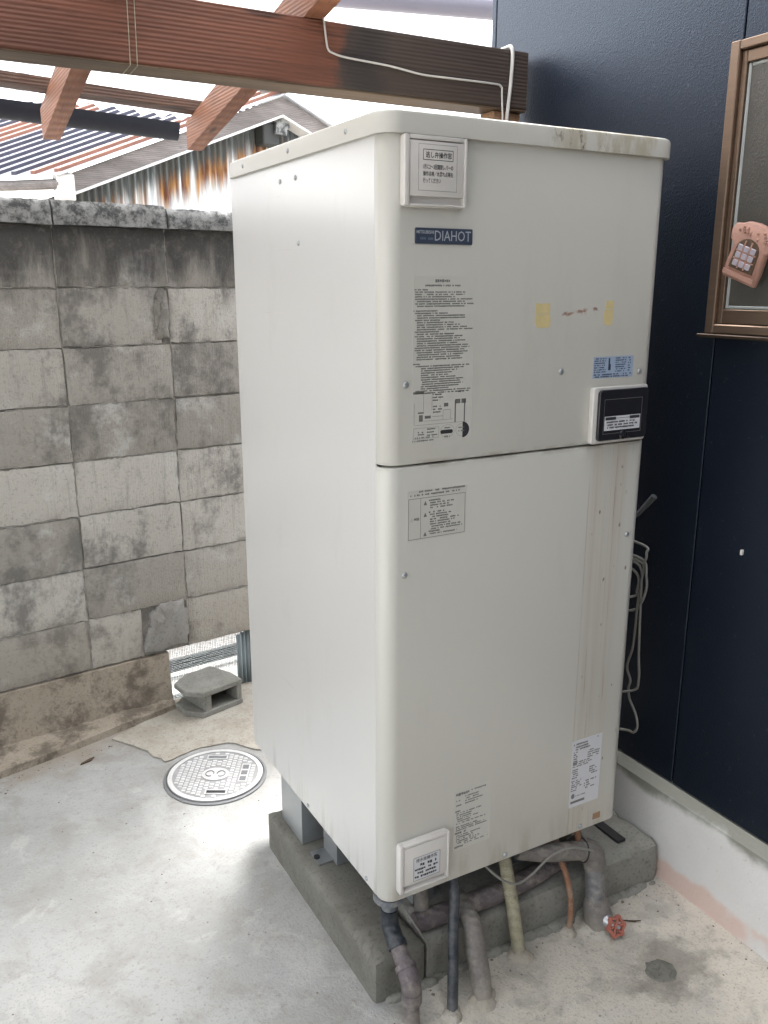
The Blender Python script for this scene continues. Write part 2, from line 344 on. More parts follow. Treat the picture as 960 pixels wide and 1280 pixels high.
def plinth_mat():
    g = N("white plinth plaster"); p = g.pos(); x, y, z = g.sep(p); k = g.noise(p, 6, 6)
    c = g.mix(k, (.6, .59, .565), (.76, .75, .73)); nz = g.math('ADD', z, g.math('MULTIPLY', g.math('SUBTRACT', g.noise(p, 5, 5), .5), .11))
    pk = g.math('MULTIPLY', g.ramp(nz, .066, .045), g.ramp(g.noise(p, 4.2, 3), .36, .46)); c = g.mix(g.math('MULTIPLY', pk, .6), c, (.66, .42, .33))
    c = g.mix(g.ramp(nz, .205, .235, 0, .85), c, (.19, .19, .15)); c = g.mix(g.ramp(g.noise(p, 60, 4), .64, .74, 0, .4), c, (.25, .24, .21))
    return g.done(c, .85, g.bump(g.math('ADD', g.noise(p, 90, 4), k), .4, .004))
def translucent_sheet(name, ca, cb, clear):
    g = N(name); t = g.t; p = g.pos(); k = g.noise(p, 4, 5)
    col = g.mix(k, ca, cb); tr = g.n("BsdfTranslucent"); g.put(tr.inputs[0], col)
    tp = g.n("BsdfTransparent"); gl = g.n("BsdfGlossy"); gl.inputs["Roughness"].default_value = .25
    m1 = g.n("MixShader"); m1.inputs[0].default_value = clear; t.links.new(tr.outputs[0], m1.inputs[1]); t.links.new(tp.outputs[0], m1.inputs[2])
    m2 = g.n("MixShader"); m2.inputs[0].default_value = .06; t.links.new(m1.outputs[0], m2.inputs[1]); t.links.new(gl.outputs[0], m2.inputs[2])
    t.links.new(m2.outputs[0], g.out.inputs[0]); return g.m
def bronze():
    g = N("bronze aluminium"); p = g.pos(); k = g.noise(g.map(p, (6, 6, 90)), 1, 3)
    return g.done(g.mix(k, (.2, .142, .1), (.28, .2, .145)), .36, None, .75)
def frosted():
    g = N("figured glass"); p = g.pos(); k = g.noise(p, 9, 4)
    return g.done(g.mix(k, (.05, .048, .042), (.1, .095, .083)), .3, g.bump(g.noise(p, 260, 3), .5, .002), spec=.5)
MT = dict(
    floor=concrete_floor(), patch=mortar("pale mortar patch", (.34, .315, .265), (.45, .425, .375), amt=.4, dirt=(.25, .205, .145)),
    ground=mortar("outside gravel", (.33, .32, .3), (.5, .49, .47), sc_=6), block=block_mat(),
    joint=mortar("wall mortar", (.22, .21, .185), (.33, .315, .285), amt=.6, dirt=(.09, .082, .07)),
    grey=mortar("grey repair mortar", (.24, .235, .215), (.3, .29, .27), amt=.25),
    footing=mortar("stained footing", (.27, .225, .17), (.38, .335, .27), amt=.75, dirt=(.07, .055, .04), sc_=1),
    coping=mortar("dark mottled coping", (.16, .165, .16), (.36, .365, .355), amt=.95, dirt=(.035, .038, .038), sc_=3), base=mortar("base concrete", (.20, .2, .175), (.295, .292, .262), amt=.5, dirt=(.15, .14, .12)),  # coping dirt made heavier to carry the shade of its front face
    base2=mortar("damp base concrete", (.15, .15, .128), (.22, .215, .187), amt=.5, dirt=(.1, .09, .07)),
    front=paint_mat("shaded ivory panel paint", (.58, .573, .525), front_stains), side=paint_mat("lit ivory side paint", (.635, .632, .612), side_marks, .3, .8), lid=paint_mat("ivory lid paint", (.585, .578, .53), lid_stains, .4),  # same ivory paint: side colour raised, front lowered, to imitate how light falls
    cover=plain("pale plastic cover", (.66, .64, .61), .45, .05), dark=plain("dark gap", (.02, .02, .022), .7), steel=plain("zinc steel", (.42, .44, .45), .42, .2, 20, .7), rustst=plain("rust brown paper", (.33, .2, .12), .8),
    badge=plain("slate blue badge", (.045, .06, .095), .35, .08), silver=plain("silver lettering", (.42, .45, .5), .4, .05), dimsilver=plain("dim lettering", (.13, .16, .21), .45, .05), ink=plain("grey print", (.17, .17, .165), .7, .1), black=plain("black print", (.03, .03, .035), .6),
    paper=plain("clear sticker film", (.567, .56, .513), .4, .03), white=plain("white sticker", (.62, .63, .66), .5, .05), blue=plain("pale blue sticker", (.35, .44, .58), .45, .06), tape=plain("yellowed tape", (.62, .52, .27), .6, .15, 60),
    smoke=plain("smoked plastic", (.018, .018, .022), .18, .2), beam=wood("stained beam timber", (.17, .06, .034), (.27, .105, .062), 0, beam_stain), rafter=wood("stained rafter timber", (.25, .098, .05), (.40, .185, .10), 1), purlin=wood("dark purlin timber", (.09, .045, .03), (.16, .085, .055), 0), under=wood("bare beam underside", (.12, .078, .045), (.2, .135, .082), 0), post=wood("bare post timber", (.38, .22, .12), (.5, .31, .19), 2),
    sheet=translucent_sheet("clear corrugated plastic", (.36, .365, .365), (.46, .465, .46), .17), dimsheet=translucent_sheet("dim corrugated plastic", (.16, .165, .165), (.23, .235, .23), .06), gutter=plain("dark blue gutter", (.006, .008, .016), .6), pvc=plain("grey rain pipe", (.16, .155, .19), .4, .06), iron=rusty("rusted corrugated iron"), roofiron=roof_iron(), batten=plain("dark roof batten", (.06, .06, .085), .6, .6, 12), batten_r=plain("rusty roof batten", (.26, .12, .085), .7, .6, 12), grain=wood("silvered board", (.2, .175, .165), (.36, .33, .315), 0), siding=siding(), seam=plain("seam shadow strip", (.004, .005, .008), .8), plinth=plinth_mat(),
    bronze=bronze(), bronze2=plain("dark bronze edge", (.06, .04, .028), .4, .1, 20, .6), glass=frosted(), gasket=plain("grey gasket", (.33, .35, .34), .5), clay=plain("pink clay", (.34, .19, .145), .8, .2, 80, 0, .4), tile=plain("pale glazed tile", (.33, .3, .34), .45),
    pgrey=pipe_mat("blue grey pipe", (.13, .15, .175), .45), priser=pipe_mat("grey riser sleeve", (.17, .17, .175), .5), ptape=pipe_mat("purple grey pipe wrap", (.13, .11, .115), .6), pblack=pipe_mat("black hose", (.025, .032, .04), .42, (.12, .12, .12)), pwrap=pipe_mat("grey pipe wrap", (.19, .175, .16), .65), beige=pipe_mat("beige hose", (.40, .37, .25), .55), copper=pipe_mat("brown coated copper", (.27, .135, .075), .5), red=plain("faded red paint", (.37, .125, .09), .6, .45, 110), cable=plain("grey cable", (.2, .195, .175), .5), cablew=plain("pale cable", (.52, .5, .47), .5), cast=plain("worn cast aluminium cover", (.56, .56, .55), .5, .25, 45), castlow=plain("darker cast recess", (.3, .3, .3), .7, .25, 40), stub=plain("dark cable end", (.07, .075, .08), .6), ring=plain("cast ring", (.16, .165, .17), .6, .2, 60), board=plain("black board", (.03, .032, .03), .6), net=plain("pale green netting wire", (.2, .24, .25), .5), grit=plain("grey brown grit", (.17, .145, .115), .9, .5, 300), leaf=plain("dry debris", (.08, .05, .03), .8))

# ================================================================== ground
bx("ground", (-150, -150, -.4), (150, 150, -.16), MT['ground'], kind="structure")
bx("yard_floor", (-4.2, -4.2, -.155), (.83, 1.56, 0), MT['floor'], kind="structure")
def flat(name, pts, z0, z1, mat, **kw): return MB().prism(pts, z0, z1).build(name, mat, None, 20, **kw)
rag = lambda pts, j=.008, k=4: [tuple(a + (b - a) * t / k + (random.uniform(-j, j) if t else 0) for a, b in zip(p, q)) for p, q in zip(pts, pts[1:] + pts[:1]) for t in range(k)]
flat("floor_patch", rag([(-.265, 1.374), (-.18, 1.241), (-.150, 1.150), (-.06, 1.175), (.06, 1.168), (.13, 1.08), (.42, 1.0), (.46, 1.55), (.0, 1.5), (-.14, 1.44)]), .001, .005, MT['patch'], kind="structure")

# ================================================================== block wall
TH = math.atan(.12)
wall = thing("block_wall", "weathered grey concrete block wall with coping along the back of the yard", "wall", (0, 1.54, 0), TH)
rows = [.2 + .1775 * i for i in range(9)]
joint = MB().box((-2.75, .0082, .2), (1.35, .1, 1.62)); joint.build("mortar", MT['joint'], wall)
def block_mesh():
    bm = bmesh.new(); nx, nz = 16, 8
    for j in range(nz + 1):
        for i in range(nx + 1):
            e_ = i in (0, nx) or j in (0, nz); c_ = (i in (0, nx)) and (j in (0, nz))
            bm.verts.new((-.5 + i / nx + random.uniform(-.004, .004) * (3 if c_ else 1), random.uniform(-.0011, .0011) + (random.uniform(.001, .0065) if e_ else 0), -.5 + j / nz + random.uniform(-.011, .011) * (2.4 if c_ else 1)))
    bm.verts.ensure_lookup_table(); V = bm.verts
    for j in range(nz):
        for i in range(nx):
            k = j * (nx + 1) + i; bm.faces.new((V[k], V[k + 1], V[k + nx + 2], V[k + nx + 1]))
    ed = [q for q in bm.edges if q.is_boundary]; r = bmesh.ops.extrude_edge_only(bm, edges=ed)
    for q in r['geom']:
        if isinstance(q, bmesh.types.BMVert): q.co.y += .05
    mb = MB(); mb.bm(bm); return mb.mesh("block", MT['block'], 40)
bmesh_ = [block_mesh() for _ in range(6)]
ue = [-2.71, -2.365, -2.02, -1.675, -1.33, -.985, -.63, -.285, .06, .405, .75, 1.09]
for ci in range(len(ue) - 1):
    for ri in range(8):
        u0, u1 = ue[ci], ue[ci + 1]
        if ci == 7 and ri == 0: u1 -= .165
        if ci == 7 and ri == 6: u1 -= .03
        gp = .0012 + random.uniform(0, .0026); dz = random.uniform(-.002, .002)
        wd, ht = u1 - u0 - 2 * gp, .1775 - 2 * gp
        inst("block", random.choice(bmesh_), wall, ((u0 + u1) / 2, random.uniform(-.003, .002), (rows[ri] + rows[ri + 1]) / 2 + dz), (wd, 1, ht), (0, random.uniform(-.006, .006), 0))
mb = MB(); bead = lambda: (random.uniform(.0015, .0042))
for z in rows[1:-1]:
    for c0, c1 in zip(ue, ue[1:]):
        if random.random() < .2: continue
        n_ = 26; a_, b_ = sorted((random.uniform(0, .5), random.uniform(.5, 1)))
        pts = [(c0 + (c1 - c0) * (a_ + (b_ - a_) * i / n_), .0055 + random.uniform(-.0016, .002), z + random.uniform(-.0014, .0014)) for i in range(n_ + 1)]
        mb.tube(pts, [bead() for _ in pts], 6)
for u in ue[1:-1]:
    for z0, z1 in zip(rows, rows[1:]):
        if random.random() < .25: continue
        n_ = 14; pts = [(u + random.uniform(-.0014, .0014), .0055 + random.uniform(-.0016, .002), z0 + (z1 - z0) * i / n_) for i in range(n_ + 1)]
        mb.tube(pts, [bead() for _ in pts], 6)
mb.build("mortar_squeeze", MT['joint'], wall, 60, kind="stuff")
def lump(name, pts, y0, y1, mat, parent):
    # ragged smear of mortar on the wall face: dished rim, domed middle
    P = rag(pts, .006, 5); c = Vector((sum(q[0] for q in P) / len(P), 0, sum(q[1] for q in P) / len(P)))
    rings = []
    for f, y in ((1, y1), (.97, y0 + .004), (.8, y0), (.5, y0 - .002), (.2, y0 - .001)):
        rings.append([Vector((c.x + (x - c.x) * f + random.uniform(-.002, .002), y + random.uniform(-.0015, .0015), c.z + (z - c.z) * f + random.uniform(-.002, .002))) for x, z in P])
    return MB().loft(rings).build(name, mat, parent, 60)
lump("mortar_patch", [(-.105, .215), (-.085, .3), (-.075, .355), (-.03, .385), (.045, .385), (.06, .33), (.055, .215)], -.012, .02, MT['grey'], wall)
lump("mortar_patch", [(.015, 1.275), (.008, 1.33), (.012, 1.4), (.03, 1.44), (.055, 1.435), (.058, 1.28)], -.006, .02, MT['joint'], wall)
def coping(u0, u1, mat, dz=0):
    n_ = max(12, int((u1 - u0) / .012)); rings = []
    prof = [(-.026, 1.622), (-.026, 1.642 + dz), (-.026, 1.662 + dz), (-.017, 1.677 + dz), (-.008, 1.69 + dz), (.05, 1.692 + dz), (.108, 1.69 + dz), (.126, 1.662 + dz), (.126, 1.622)]
    for i in range(n_ + 1):
        u = u0 + (u1 - u0) * i / n_; r_ = []
        for y, z in prof:
            q = Vector((u, y, z)); r_.append(q + mnoise.noise_vector(q * 60) * .0028 + mnoise.noise_vector(q * 14) * .002)
        rings.append(r_)
    MB().loft(rings).build("coping_stone", mat, wall, 50)
for k in range(7): coping(-.288 - .352 * (k + 1) + .003, -.288 - .352 * k - .003, MT['coping'])
coping(-.285, .060, MT['coping']); coping(.066, .41, MT['coping'], -.008); coping(.416, .76, MT['coping'], -.008); coping(.766, 1.1, MT['coping'], -.008)
# foundation under the blocks, open on the right where the mesh shows daylight
fd = MB(); n_ = 150; rings = []
for i in range(n_ + 1):
    u = -2.75 + (2.75 - .022) * i / n_; j = lambda s_=.004: random.uniform(-s_, s_)
    rings.append([Vector((u, .1, -.1)), Vector((u, -.03 + j(), -.1)), Vector((u, -.024 + j(.006), .02)), Vector((u, -.012 + j(), .07 + j())), Vector((u, -.008 + j(), .15)), Vector((u, -.006 + j(.002), .197)), Vector((u, .1, .197))])
fd.loft(rings).build("foundation", MT['footing'], wall, 60)
bx("foundation", (.42, 0, -.1), (1.35, .1, .196), MT['footing'], wall, .006)
lp = MB(); rings = []
for i in range(31):
    x = -2.6 + 2.58 * i / 30; yb = 1.468 + .30 * (x + .039); yt = 1.54 + .12 * x - .02; j = random.uniform(-.004, .004)
    rings.append([Vector((x, yt + .03, -.02)), Vector((x, yb + j, -.02)), Vector((x, yb + .006 + j, .022)), Vector((x, yt + .03, .034 + j))])
lp.loft(rings).build("footing_ledge", MT['footing'], None, 40, kind="structure")
# the dark rail behind the coping and the netting in the gap
tag(MB().tube([(-1.2, 1.6, 1.688), (.9, 1.83, 1.678)], .014, 8).build("back_rail", MT['board']), label="thin dark rail just behind the top of the block wall", cat="rail")
net = thing("wire_netting", "fine pale wire netting closing the gap under the block wall", "netting", (0, 1.60, 0), TH)
nb = MB(); jj = lambda: random.uniform(-.0016, .0016)
for i in range(72): nb.tube([(-.03 + .0065 * i + jj(), .012 + jj(), -.06 + .0275 * k) for k in range(11)], .0008, 3, caps=False)
for i in range(42): nb.tube([(-.03 + .047 * k, .012 + jj(), -.06 + .0065 * i + jj()) for k in range(11)], .0008, 3, caps=False)
nb.build("mesh", MT['net'], net, 0, kind="stuff")
bx("edging_board", (0, 0, 0), (1.6, .02, .055), MT['board'], None, .003, label="black board on edge seen through the gap under the wall", cat="board").location = (-.4, 2.0, -.135)
bx("edging_board", (0, 0, 0), (1.6, .02, .05), MT['board'], None, .003, label="low black board on the ground just behind the wall gap", cat="board").location = (-.4, 1.74, -.16)
bpy.data.objects["edging_board"].rotation_euler.z = TH; bpy.data.objects["edging_board.001"].rotation_euler.z = TH
sl = thing("corrugated_offcut", "pale teal corrugated plastic offcut standing beside the wall gap", "plastic sheet", (.245, 1.572, 0), TH + .5)
rings = [[Vector((.1 * i / 20, .006 * math.sin(i * 1.3) + d, z)) for i in range(21)] for z, d in ((-.1, 0), (.192, .0))]
mb = MB(); V = rings[0] + rings[1]; mb.add(V, [(i, i + 1, i + 22, i + 21) for i in range(20)]); o = mb.build("sheet", MT['net'], sl, 60)
o.modifiers.new("t", 'SOLIDIFY').thickness = .002

# ================================================================== dark blue house on the right
house = thing("blue_house", "house wall clad in dark navy textured siding above a white plinth", "house", (.82, 0, 0))
seams = [.85, .015, -.82, -1.66, -2.5, -3.34, -4.18]
for k in range(6):
    bx("siding_panel", (0, seams[k + 1] + .0018, .262), (.03, seams[k] - .0018, 3.6), MT['siding'], house, .0015)
bx("wall_core", (.012, -4.18, .26), (.4, .848, 3.6), MT['seam'], house)
bx("siding_panel", (.0, .852, .262), (.4, .872, 3.6), MT['siding'], house, .002)
pl = [(-.02, -.12), (-.02, .236), (.0, .258), (.38, .258), (.38, -.12)]
MB().loft([[Vector((x, y, z)) for x, z in pl] for y in (-4.18, .87)]).build("plinth", MT['plinth'], house, 20)
win = MB(); Y0, Y1, Z0, Z1 = .022, -.62, 1.352, 1.914
for lo, hi in (((-.028, Y0 - .022, Z0), (.004, Y0, Z1)), ((-.028, Y1, Z0), (.004, Y1 + .022, Z1)), ((-.0275, Y1 + .0222, Z1 - .018), (.004, Y0 - .0222, Z1 - .0005)), ((-.0275, Y1 + .0222, Z0 + .0005), (.004, Y0 - .0222, Z0 + .0195))): win.box(lo, hi, .002)
wo = win.build("window", MT['bronze'], house)
sash = MB()
for lo, hi in (((-.018, Y0 - .034, Z0 + .02), (.002, Y0 - .0225, Z1 - .019)), ((-.018, Y1 + .0225, Z0 + .02), (.002, Y1 + .034, Z1 - .019)), ((-.0185, Y1 + .035, Z1 - .042), (.002, Y0 - .035, Z1 - .02)), ((-.0185, Y1 + .035, Z0 + .021), (.002, Y0 - .035, Z0 + .05))): sash.box(lo, hi, .0015)
sash.build("sash", MT['bronze'], wo)
bx("sill", (-.042, Y1 - .008, Z0 - .008), (.002, Y0 + .008, Z0 - .0005), MT['bronze2'], wo, .0015)
bx("pane", (-.010, Y1 + .042, Z0 + .058), (-.004, Y0 - .042, Z1 - .05), MT['glass'], wo)
gk = MB()
for lo, hi in (((-.013, Y0 - .042, Z0 + .05), (-.003, Y0 - .035, Z1 - .042)), ((-.013, Y1 + .041, Z0 + .0505), (-.003, Y0 - .0425, Z0 + .0575)), ((-.013, Y1 + .041, Z1 - .0495), (-.003, Y0 - .0425, Z1 - .0425))): gk.box(lo, hi, .002)
gk.build("gasket", MT['gasket'], wo)
# unseen wing added behind the camera to hold light off the heater front
for k in range(6): bx("light_block_panel", (-.83 * (k + 1) + .0018, -3.72, .262), (-.83 * k - .0018, -3.69, 2.75), MT['siding'], house, .0015)
bx("light_block_core", (-4.98, -4.3, -.1), (-.002, -3.705, 2.75), MT['seam'], house)
bx("nail", (-.006, -.1155, .888), (.001, -.1105, .9), MT['cover'], house, .001)
# the clay plaque hanging on the window: slice-shaped, with an arched lattice
plq = thing("clay_plaque", "pink clay plaque with an arched lattice of pale tiles hanging on the window", "ornament", (.786, -.083, 1.508))
Mq = Matrix.Rotation(math.radians(19), 4, 'X') @ Matrix(((0, 0, -1, 0), (-1, 0, 0, 0), (0, 1, 0, 0), (0, 0, 0, 1)))
out = [(-.040, -.052), (.040, -.052), (.042, -.03), (.041, .012), (.052, .02), (.056, .036), (.050, .05), (.034, .054), (.022, .06), (.0, .062), (-.022, .06), (-.034, .054), (-.050, .05), (-.056, .036), (-.052, .02), (-.041, .012), (-.042, -.03)]
MB().prism(out, 0, .016, Mq, .003).build("slab", MT['clay'], plq, 50)
arch = [(.024 * math.cos(math.radians(180 * k / 10)), .006 + .022 * math.sin(math.radians(180 * k / 10))) for k in range(11)] + [(-.026, -.028), (.026, -.028)]
MB().prism([(x * 1.16, y * 1.1) for x, y in arch], .0161, .0185, Mq).build("arch", MT['leaf'], plq, 20)
for r_ in range(3):
    for c_ in range(3):
        x, y = -.016 + .016 * c_, -.019 + .0155 * r_
        if r_ == 2: y -= .001
        MB().prism(rrect(x - .0062, y - .0058, x + .0062, y + .0058, .002, 2), .0187, .0215, Mq, .001).build("tile", MT['tile'], plq)
bars = MB()
for q in (-.008, .008): bars.prism([(q - .0016, -.028), (q + .0016, -.028), (q + .0016, .026), (q - .0016, .026)], .0187, .0205, Mq)
for q in (-.0112, .0043): bars.prism([(-.025, q - .0014), (.025, q - .0014), (.025, q + .0014), (-.025, q + .0014)], .0187, .0204, Mq)
bars.build("lattice", MT['clay'], plq)
MB().prism([(-.04, -.046), (.04, -.046), (.04, -.037), (-.04, -.037)], .0161, .0195, Mq, .001).build("ledge", MT['clay'], plq)
knob = MB()
for k in range(26):
    x, y = random.uniform(-.042, .042), random.uniform(.033, .05); knob.lathe([(.0028, .0158), (.0022, .0182), (.0008, .019)], 6, Mq @ Matrix.Translation((x, y, 0)))
knob.build("crumb_relief", MT['clay'], plq)

# ================================================================== lean-to roof
lean = thing("lean_to_roof", "brown timber lean-to frame under clear corrugated sheets above the yard", "roof", (0, 0, 0))
XL = -3.0
bx("beam", (XL, .67, 1.8925), (.797, .76, 2.03), MT['beam'], lean, .003)
bx("beam_underside", (XL, .6715, 1.888), (.796, .7585, 1.8922), MT['under'], lean, .0012)
for k, x in enumerate((-.227, -.2125)):
    MB().tube([(x, .6685, 2.031), (x - .001, .668, 1.96), (x - .002, .6683, 1.888), (x - .002, .70, 1.8865), (x, .75, 1.8865), (x, .762, 1.89), (x, .762, 2.0), (x, .76, 2.0315), (x, .72, 2.0325), (x, .6685, 2.031)], .0009, 6).build("twine", MT['beige'], None, 60, label=("left", "right")[k] + " one of two pale twine loops tied close together round the beam", cat="twine", group="twine round the beam")
S = .176; und = lambda y: 2.031 - S * (y - .67)
def rafter(x0):
    prof = [(-2.4, 0), (1.6, 0), (1.6, .082), (-2.4, .082)]
    MB().loft([[Vector((x, y, und(y) + z)) for y, z in prof] for x in (x0, x0 + .048)]).build("rafter", MT['rafter'], lean, 20)
for k in range(8): rafter(.165 - .435 * k)
for y, r_ in ((1.5, .12), (.72, 0), (-.05, 0), (-.85, 0), (-1.65, 0), (-2.3, 0)):
    pts = []
    for x in (XL, .27):
        yy = y + r_ * x; z = und(yy) + .0835; pts.append([Vector((x, yy - .02, z + .0035)), Vector((x, yy + .02, z - .0035)), Vector((x, yy + .02, z + .033)), Vector((x, yy - .02, z + .033))])
    MB().loft(pts).build("purlin", MT['purlin'], lean, 20)
def sheet(x0, x1, dz, ys, mat):
    n_ = int((x1 - x0) / .008); V = []; F = []
    for y in ys:
        for i in range(n_ + 1):
            x = x0 + (x1 - x0) * i / n_; yy = y + (.12 * x if y > 1.5 else 0)
            V.append((x, yy, und(yy) + .126 + dz + .008 * math.sin(2 * math.pi * x / .064)))
    for j in range(len(ys) - 1):
        for i in range(n_): k = j * (n_ + 1) + i; F.append((k, k + 1, k + n_ + 2, k + n_ + 1))
    MB().add(V, F).build("corrugated_sheet", mat, lean, 60)
for k in range(5):                       # two clear bays at the eave; dimmer unseen bays elsewhere to shape the light
    a_, b_ = .30 - .608 * (k + 1) - .03, .30 - .608 * k
    sheet(a_, b_, .0008 * (k % 2), [-.35, .2, 1.2, 1.67], MT['sheet'] if k < 2 else MT['dimsheet'])
    sheet(a_, b_, .0008 * (k % 2) + .003, [-2.66, -1.2, -.3], MT['dimsheet'])
# eave gutter: an open half-round channel
gp_ = []
for x in (XL, .2):
    yy = 1.80 + .12 * x; zc = 1.992 - .02 * (x + .5)
    outer = [(.042 * math.cos(t), .052 * math.sin(t)) for t in [math.pi + math.pi * k / 10 for k in range(11)]]; inner = [(a_ * .93, b_ * .93) for a_, b_ in outer][::-1]
    gp_.append([Vector((x, yy + a_, zc + b_)) for a_, b_ in outer + inner])
MB().loft(gp_).build("gutter", MT['gutter'], lean, 30)
bx("post", (.70, .685, .0), (.745, .745, 1.8865), MT['post'], lean, .002); bx("post", (.748, .69, .0), (.79, .74, 1.8862), MT['post'], lean, .002)
c1 = MB().tube([(.21, .664, 2.032), (.216, .664, 1.985), (.221, .664, 1.968), (.235, .664, 1.962), (.27, .664, 1.957), (.38, .664, 1.952), (.47, .664, 1.943), (.54, .664, 1.943), (.68, .664, 1.944), (.706, .664, 1.94), (.71, .664, 1.92), (.709, .66, 1.80), (.70, .72, 1.66)], .0024, 8, 4)
c1.build("thin_cable", MT['cablew'], None, 60, label="thin pale cable stapled along the brown beam and turning down at its end", cat="cable")
c2 = MB().tube([(.737, .76, 2.036), (.737, .70, 2.037), (.736, .662, 2.03), (.735, .661, 1.96), (.727, .661, 1.88), (.718, .661, 1.80), (.71, .70, 1.66)], .0047, 10, 4)
c2.build("thick_cable", MT['cablew'], None, 60, label="thicker pale cable looped over the beam end beside the blue wall", cat="cable")

# ================================================================== neighbour's shed behind the wall
TG = math.atan(.15)
shed = thing("neighbour_shed", "neighbour's shed with rusty corrugated iron gable and weathered barge boards", "shed", (0, 3.2, 0), TG)
AP = (1.185, 2.40); SLP = .40
top = lambda u: AP[1] - SLP * abs(u - AP[0]) - .075
nW = 420; V = []; F = []; u0, u1 = -.12, 2.5
for i in range(nW + 1):
    u = u0 + (u1 - u0) * i / nW; y = .007 * math.sin(2 * math.pi * u / .034)
    V += [(u, y, top(u) - q) for q in (0, .12, .26, .5)] + [(u, y, -.2)]
for i in range(nW):
    for j in range(4): F.append((i * 5 + j, i * 5 + j + 1, (i + 1) * 5 + j + 1, (i + 1) * 5 + j))
ws = MB().add(V, F).build("wall_sheet", MT['iron'], shed, 60)
at = ws.data.attributes.new("drop", 'FLOAT', 'POINT'); at.data.foreach_set("value", [max(0, top(q.co.x) - q.co.z) for q in ws.data.vertices])
def barge(s_, L, y0, y1, drop, th, mat, name="barge_board"):
    a_ = [(AP[0], AP[1] - drop), (AP[0] + s_ * L, AP[1] - drop - SLP * L), (AP[0] + s_ * L, AP[1] - drop - th - SLP * L), (AP[0], AP[1] - drop - th)]
    MB().loft([[Vector((x, y, z)) for x, z in a_] for y in (y0, y1)]).build(name, mat, shed, 20)
barge(-1, 1.16, -.125, -.10, .0, .085, MT['grain']); barge(1, .36, -.125, -.10, .0, .085, MT['grain'])
barge(-1, 1.16, -.13, -.02, .0865, .012, MT['cover'], "soffit_trim"); barge(1, .33, -.13, -.02, .0865, .012, MT['cover'], "soffit_trim")
bx("ridge_beam", (AP[0] - .10, -.09, AP[1] - .235), (AP[0] - .0, .3, AP[1] - .125), MT['board'], shed, .006)
MB().prism([(-.035, -.03), (.03, -.035), (.034, .0), (.05, .005), (.048, .036), (.0, .045), (-.03, .03)], 0, .02, Matrix.Translation((AP[0] + .0, -.092, AP[1] - .15)) @ FRONT).build("ridge_tile_end", MT['coping'], shed)
def roof(s_, L, g, nrib, pitch, dz, name):
    V = []; F = []; n_ = nrib * 8
    for i in range(n_ + 1):
        t = i * pitch / 8; hh = 0
        for k in range(2):
            V.append((AP[0] + s_ * L * k + g[0] * t, -.15 + g[1] * t, AP[1] + dz - SLP * L * k + hh))
    for i in range(n_): F.append((2 * i, 2 * i + 1, 2 * i + 3, 2 * i + 2))
    for i in range(nrib):  # batten colours combine weathered paint with the shade along the ribs
        t = (i + .5) * pitch; a_ = Vector((AP[0] + g[0] * t, -.15 + g[1] * t, AP[1] + dz + .02)); L2 = L * random.uniform(.97, 1.0)
        b_ = a_ + Vector((s_ * L2, 0, -SLP * L2)); wv = Vector((g[0], g[1], 0)) * .012; up = Vector((0, 0, .02))
        MB().loft([[q - wv, q + wv, q + wv + up, q - wv + up] for q in (a_ - Vector((0, 0, .024)), b_ - Vector((0, 0, .024)))]).build("roof_batten", MT['batten_r'] if i in (0, 1, 9, 10, 11) else MT['batten'], shed, 20)
    o = MB().add(V, F).build(name, MT['roofiron'], shed, 40); o.modifiers.new("t", 'SOLIDIFY').thickness = .006
roof(-1, 1.2, (-.66, .75), 30, .094, .012, "roof_sheet"); roof(1, .42, (.1, .99), 24, .094, .012, "roof_sheet")
bx("ridge_cap", (AP[0] - .07, -.16, AP[1] + .03), (AP[0] + .07, 1.5, AP[1] + .06), MT['grain'], shed, .012)
bx("eave_bracket", (-.02, -.14, 1.82), (.06, -.06, 1.945), MT['cover'], shed, .01)
MB().tube([(.0, -.12, 1.895), (-.6, .56, 1.885), (-1.4, 1.46, 1.875)], .024, 10).build("eave_gutter", MT['grain'], shed)
gt = MB().tube([(1.15, 3.75, 3.03), (2.7, 2.8, 2.875)], .056, 16); gt.build("rain_pipe", MT['pvc'], None, label="pale grey round rain pipe crossing the sky beyond the corner of the blue wall", cat="pipe")
for t_ in (.66,):
    pass

# ================================================================== concrete base
base = thing("concrete_base", "low concrete base slab with a darker front corner pad under the water heater", "plinth", (0, 0, 0))
MB().rough_box((.107, .010, -.05), (.797, .61, .1), .005, .014, .0009, .006).build("slab", MT['base'], base, 50)
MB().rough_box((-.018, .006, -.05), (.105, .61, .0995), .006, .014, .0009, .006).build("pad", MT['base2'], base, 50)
fl = MB()
for i in range(40):
    x = .02 + .76 * i / 40 + random.uniform(-.01, .01); r_ = random.uniform(.008, .022)
    fl.lathe([(r_, -.004), (r_ * .8, r_ * .35), (r_ * .3, r_ * .5)], 7, Matrix.Translation((x, .006 + random.uniform(-.006, .004), 0)) @ Matrix.Diagonal((1.5, .8, 1, 1)))
fl.build("mortar_crumbs", MT['base'], base, 60, kind="stuff")

